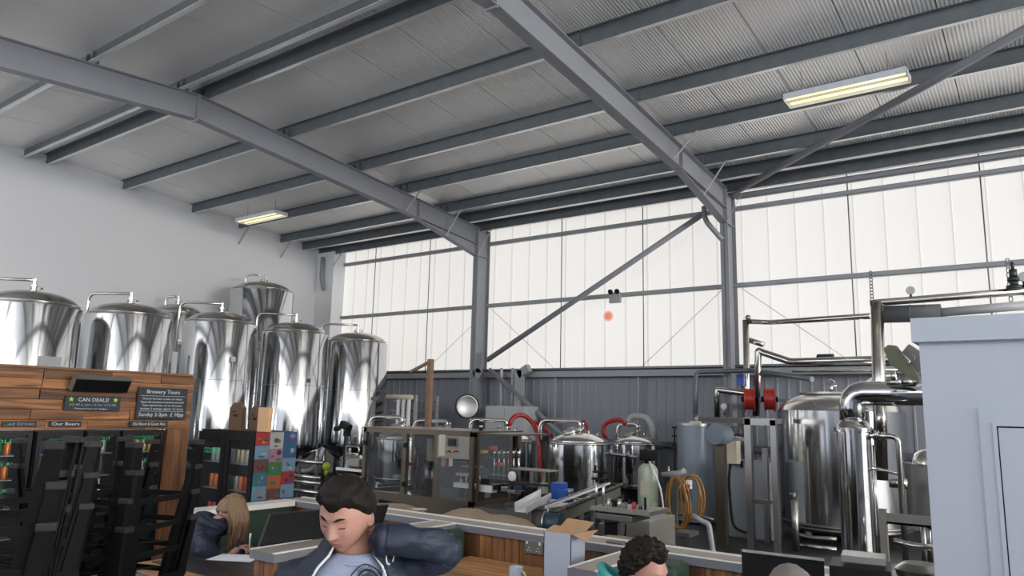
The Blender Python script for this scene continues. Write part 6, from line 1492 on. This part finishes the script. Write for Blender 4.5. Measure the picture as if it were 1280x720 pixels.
m.build('jumper',mat('dark_jumper',(.03,.03,.035),.8),pg)
m=MB()
for s in (-1,1): limb(m,[W3(s*.1,0,-.68),W3(s*.12,-.4,-.64),W3(s*.12,-.42,-.9)],[.09,.07,.05],18,5)
m.build('trousers',DENIM,pg)
tag(MB().box((c3.x-.22,c3.y-.22,0),(c3.x+.22,c3.y+.22,max(.1,W3(0,0,-.76).z))).build('booth_stool',GRN,bevel=.02),'dark green box seat under the grey haired person','seat')
# ---- woman writing at the dark table
c4,B4=basis(287,640,5.15,0); A4=rotm(.95,.75,.10)
pw_=thing('person','woman with long blonde hair in a navy jacket, bent over the table and writing','person',(c4.x,c4.y,0))
W4=lambda x,y,z: c4+B4@V((x,y,z))
m=MB(); make_head(m,c4,B4,A4,1.,.92,60,80); m.tube([W4(-.02,0,-.03),W4(-.07,0,-.07),W4(-.13,0,-.10)],[.05,.05,.06],20)
hw=at(302,683,D=5.05); hd=(at(313,683,D=5.0)-hw).normalized()
limb(m,[W4(-.13,0,-.10),W4(-.13,.15,-.22),W4(-.07,.15,-.34),hw],[.06,.05,.04,.024],14,4); hand(m,hw,hd+V((0,0,-.1)),V((0,0,-1)),B4@V((0,-.4,.6)),.62,.92)
m.build('body',[SKIN,LIP,EYE],pw_)
m=MB()
R_=random.Random(5)
def hp(x,y,z): return c4+B4@(A4@V((x,y,z)))
for k in range(150):
    ph=R_.uniform(-2.9,2.9); th=R_.uniform(.25,1.15); p=head_pt(th,ph)*.96; n=V((p.x/.077,p.y/.097,p.z/.118)).normalized(); p=p+n*.010
    w0=c4+B4@(A4@p); loc=B4.transposed()@(w0-c4)
    side=loc.x; end=V((.025+R_.uniform(-.045,.06)+loc.x*.35,loc.y*.7+R_.uniform(-.03,.03),-.30+R_.uniform(-.04,.05)))
    mid=V((loc.x*1.05+.02,loc.y*1.15+(.03 if loc.y>0 else -.02),loc.z-.10))
    top=c4+B4@(A4@((V((0,-.02,.118))+V((p.x*.1,p.y*.1,0)))*.97))
    pts=[top.lerp(w0,.6)+B4@V((0,0,.012)),w0,c4+B4@mid,c4+B4@(mid.lerp(end,.55)+V((0,.0,0))),c4+B4@end]
    ext=[]; 
    P=[pts[0]*2-pts[1]]+pts+[pts[-1]*2-pts[-2]]
    for i in range(1,len(P)-2):
        for q_ in range(4):
            t=q_/4; a,b,cc_,d=P[i-1:i+3]; ext.append(.5*((2*b)+(cc_-a)*t+(2*a-5*b+4*cc_-d)*t*t+(-a+3*b-3*cc_+d)*t**3))
    ext.append(pts[-1]); m.tube(ext,[.010-.0065*i/(len(ext)-1) for i in range(len(ext))],6)
m.build('long_hair',HAIRB,pw_)
hair_shell(c4,B4,A4,lambda p:p.z-(.05 if p.y>.045 else (.05-(.045-p.y)/.045*.06 if p.y>0 else -.01+p.y/.09*.08)),lambda p:.012,HAIRB,pw_,scale=.93,amp=.004,freq=40,NT=50,NP=70)
# jacket: back rising from the bench and leaning to the right
X4=B4@V((1,0,0)); Y4=B4@V((0,1,0))
m=MB(); loft(m,[(W4(-.24,0,-.62),X4*.12,Y4*.15),(W4(-.235,0,-.45),X4*.125,Y4*.155),(W4(-.215,0,-.30),X4*.13,Y4*.17),(W4(-.18,0,-.19),X4*.13,Y4*.18),(W4(-.14,0,-.11),X4*.12,Y4*.16),(W4(-.10,0,-.055),X4*.10,Y4*.11),(W4(-.075,0,-.03),X4*.08,Y4*.085)],44,cap=True)
limb(m,[W4(-.16,.12,-.15),W4(-.13,.17,-.22),W4(-.07,.16,-.35),W4(-.01,.13,-.405),hw-hd*.01],[.065,.068,.055,.05,.038],20,6)
limb(m,[W4(-.16,-.12,-.15),W4(-.12,-.18,-.22),W4(-.05,-.16,-.37),W4(.03,-.12,-.40)],[.065,.068,.055,.042],20,6)
wrinkle(m,.007,11); m.build('jacket',NAVY,pw_)
m=MB(); m.tube([W4(-.085+.085*math.cos(a),.10*math.sin(a),-.06-.045*math.cos(a)) for a in [2*PI*j/36 for j in range(36)]],.026,12,closed=True); m.tube([W4(-.115+.08*math.cos(a),.11*math.sin(a),-.075-.05*math.cos(a)) for a in [2*PI*j/36 for j in range(36)]],.034,12,closed=True); m.build('hood',NAVY,pw_)
p=hw+hd*.085; o=MB(); o.cyl(p+V((0,0,-.035)),p+V((.0,.0,.075)),.0055,n=10); o.mat(1); o.cyl(p+V((0,0,.04)),p+V((0,0,.085)),.007,n=10); tag(o.build('marker_pen',[M['cream'],M['white']]),'white capped pen held upright in the woman\'s hand','pen')
m=MB()
for s in (-1,1): limb(m,[W4(-.22,s*.09,-.60),W4(.12,s*.1,-.58),W4(.12,s*.1,-.95)],[.085,.07,.05],18,5)
m.build('trousers',DENIM,pw_)
q=W4(-.24,0,0); tag(MB().box((q.x-.2,q.y-.2,0),(q.x+.2,q.y+.2,W4(0,0,-.66).z)).build('booth_stool',M['black'],bevel=.02),'black seat under the woman in the navy jacket','seat')
# ------------------------------------------------------------------ light and view
w=bpy.data.worlds.new('world'); scene.world=w; w.use_nodes=True
bg=w.node_tree.nodes['Background']; bg.inputs[0].default_value=(.8,.88,1,1); bg.inputs[1].default_value=.6
vs=scene.view_settings; vs.view_transform='Standard'; vs.look='None'; vs.gamma=1; vs.exposure=.12; vs.use_curve_mapping=False
scene.display_settings.display_device='sRGB'
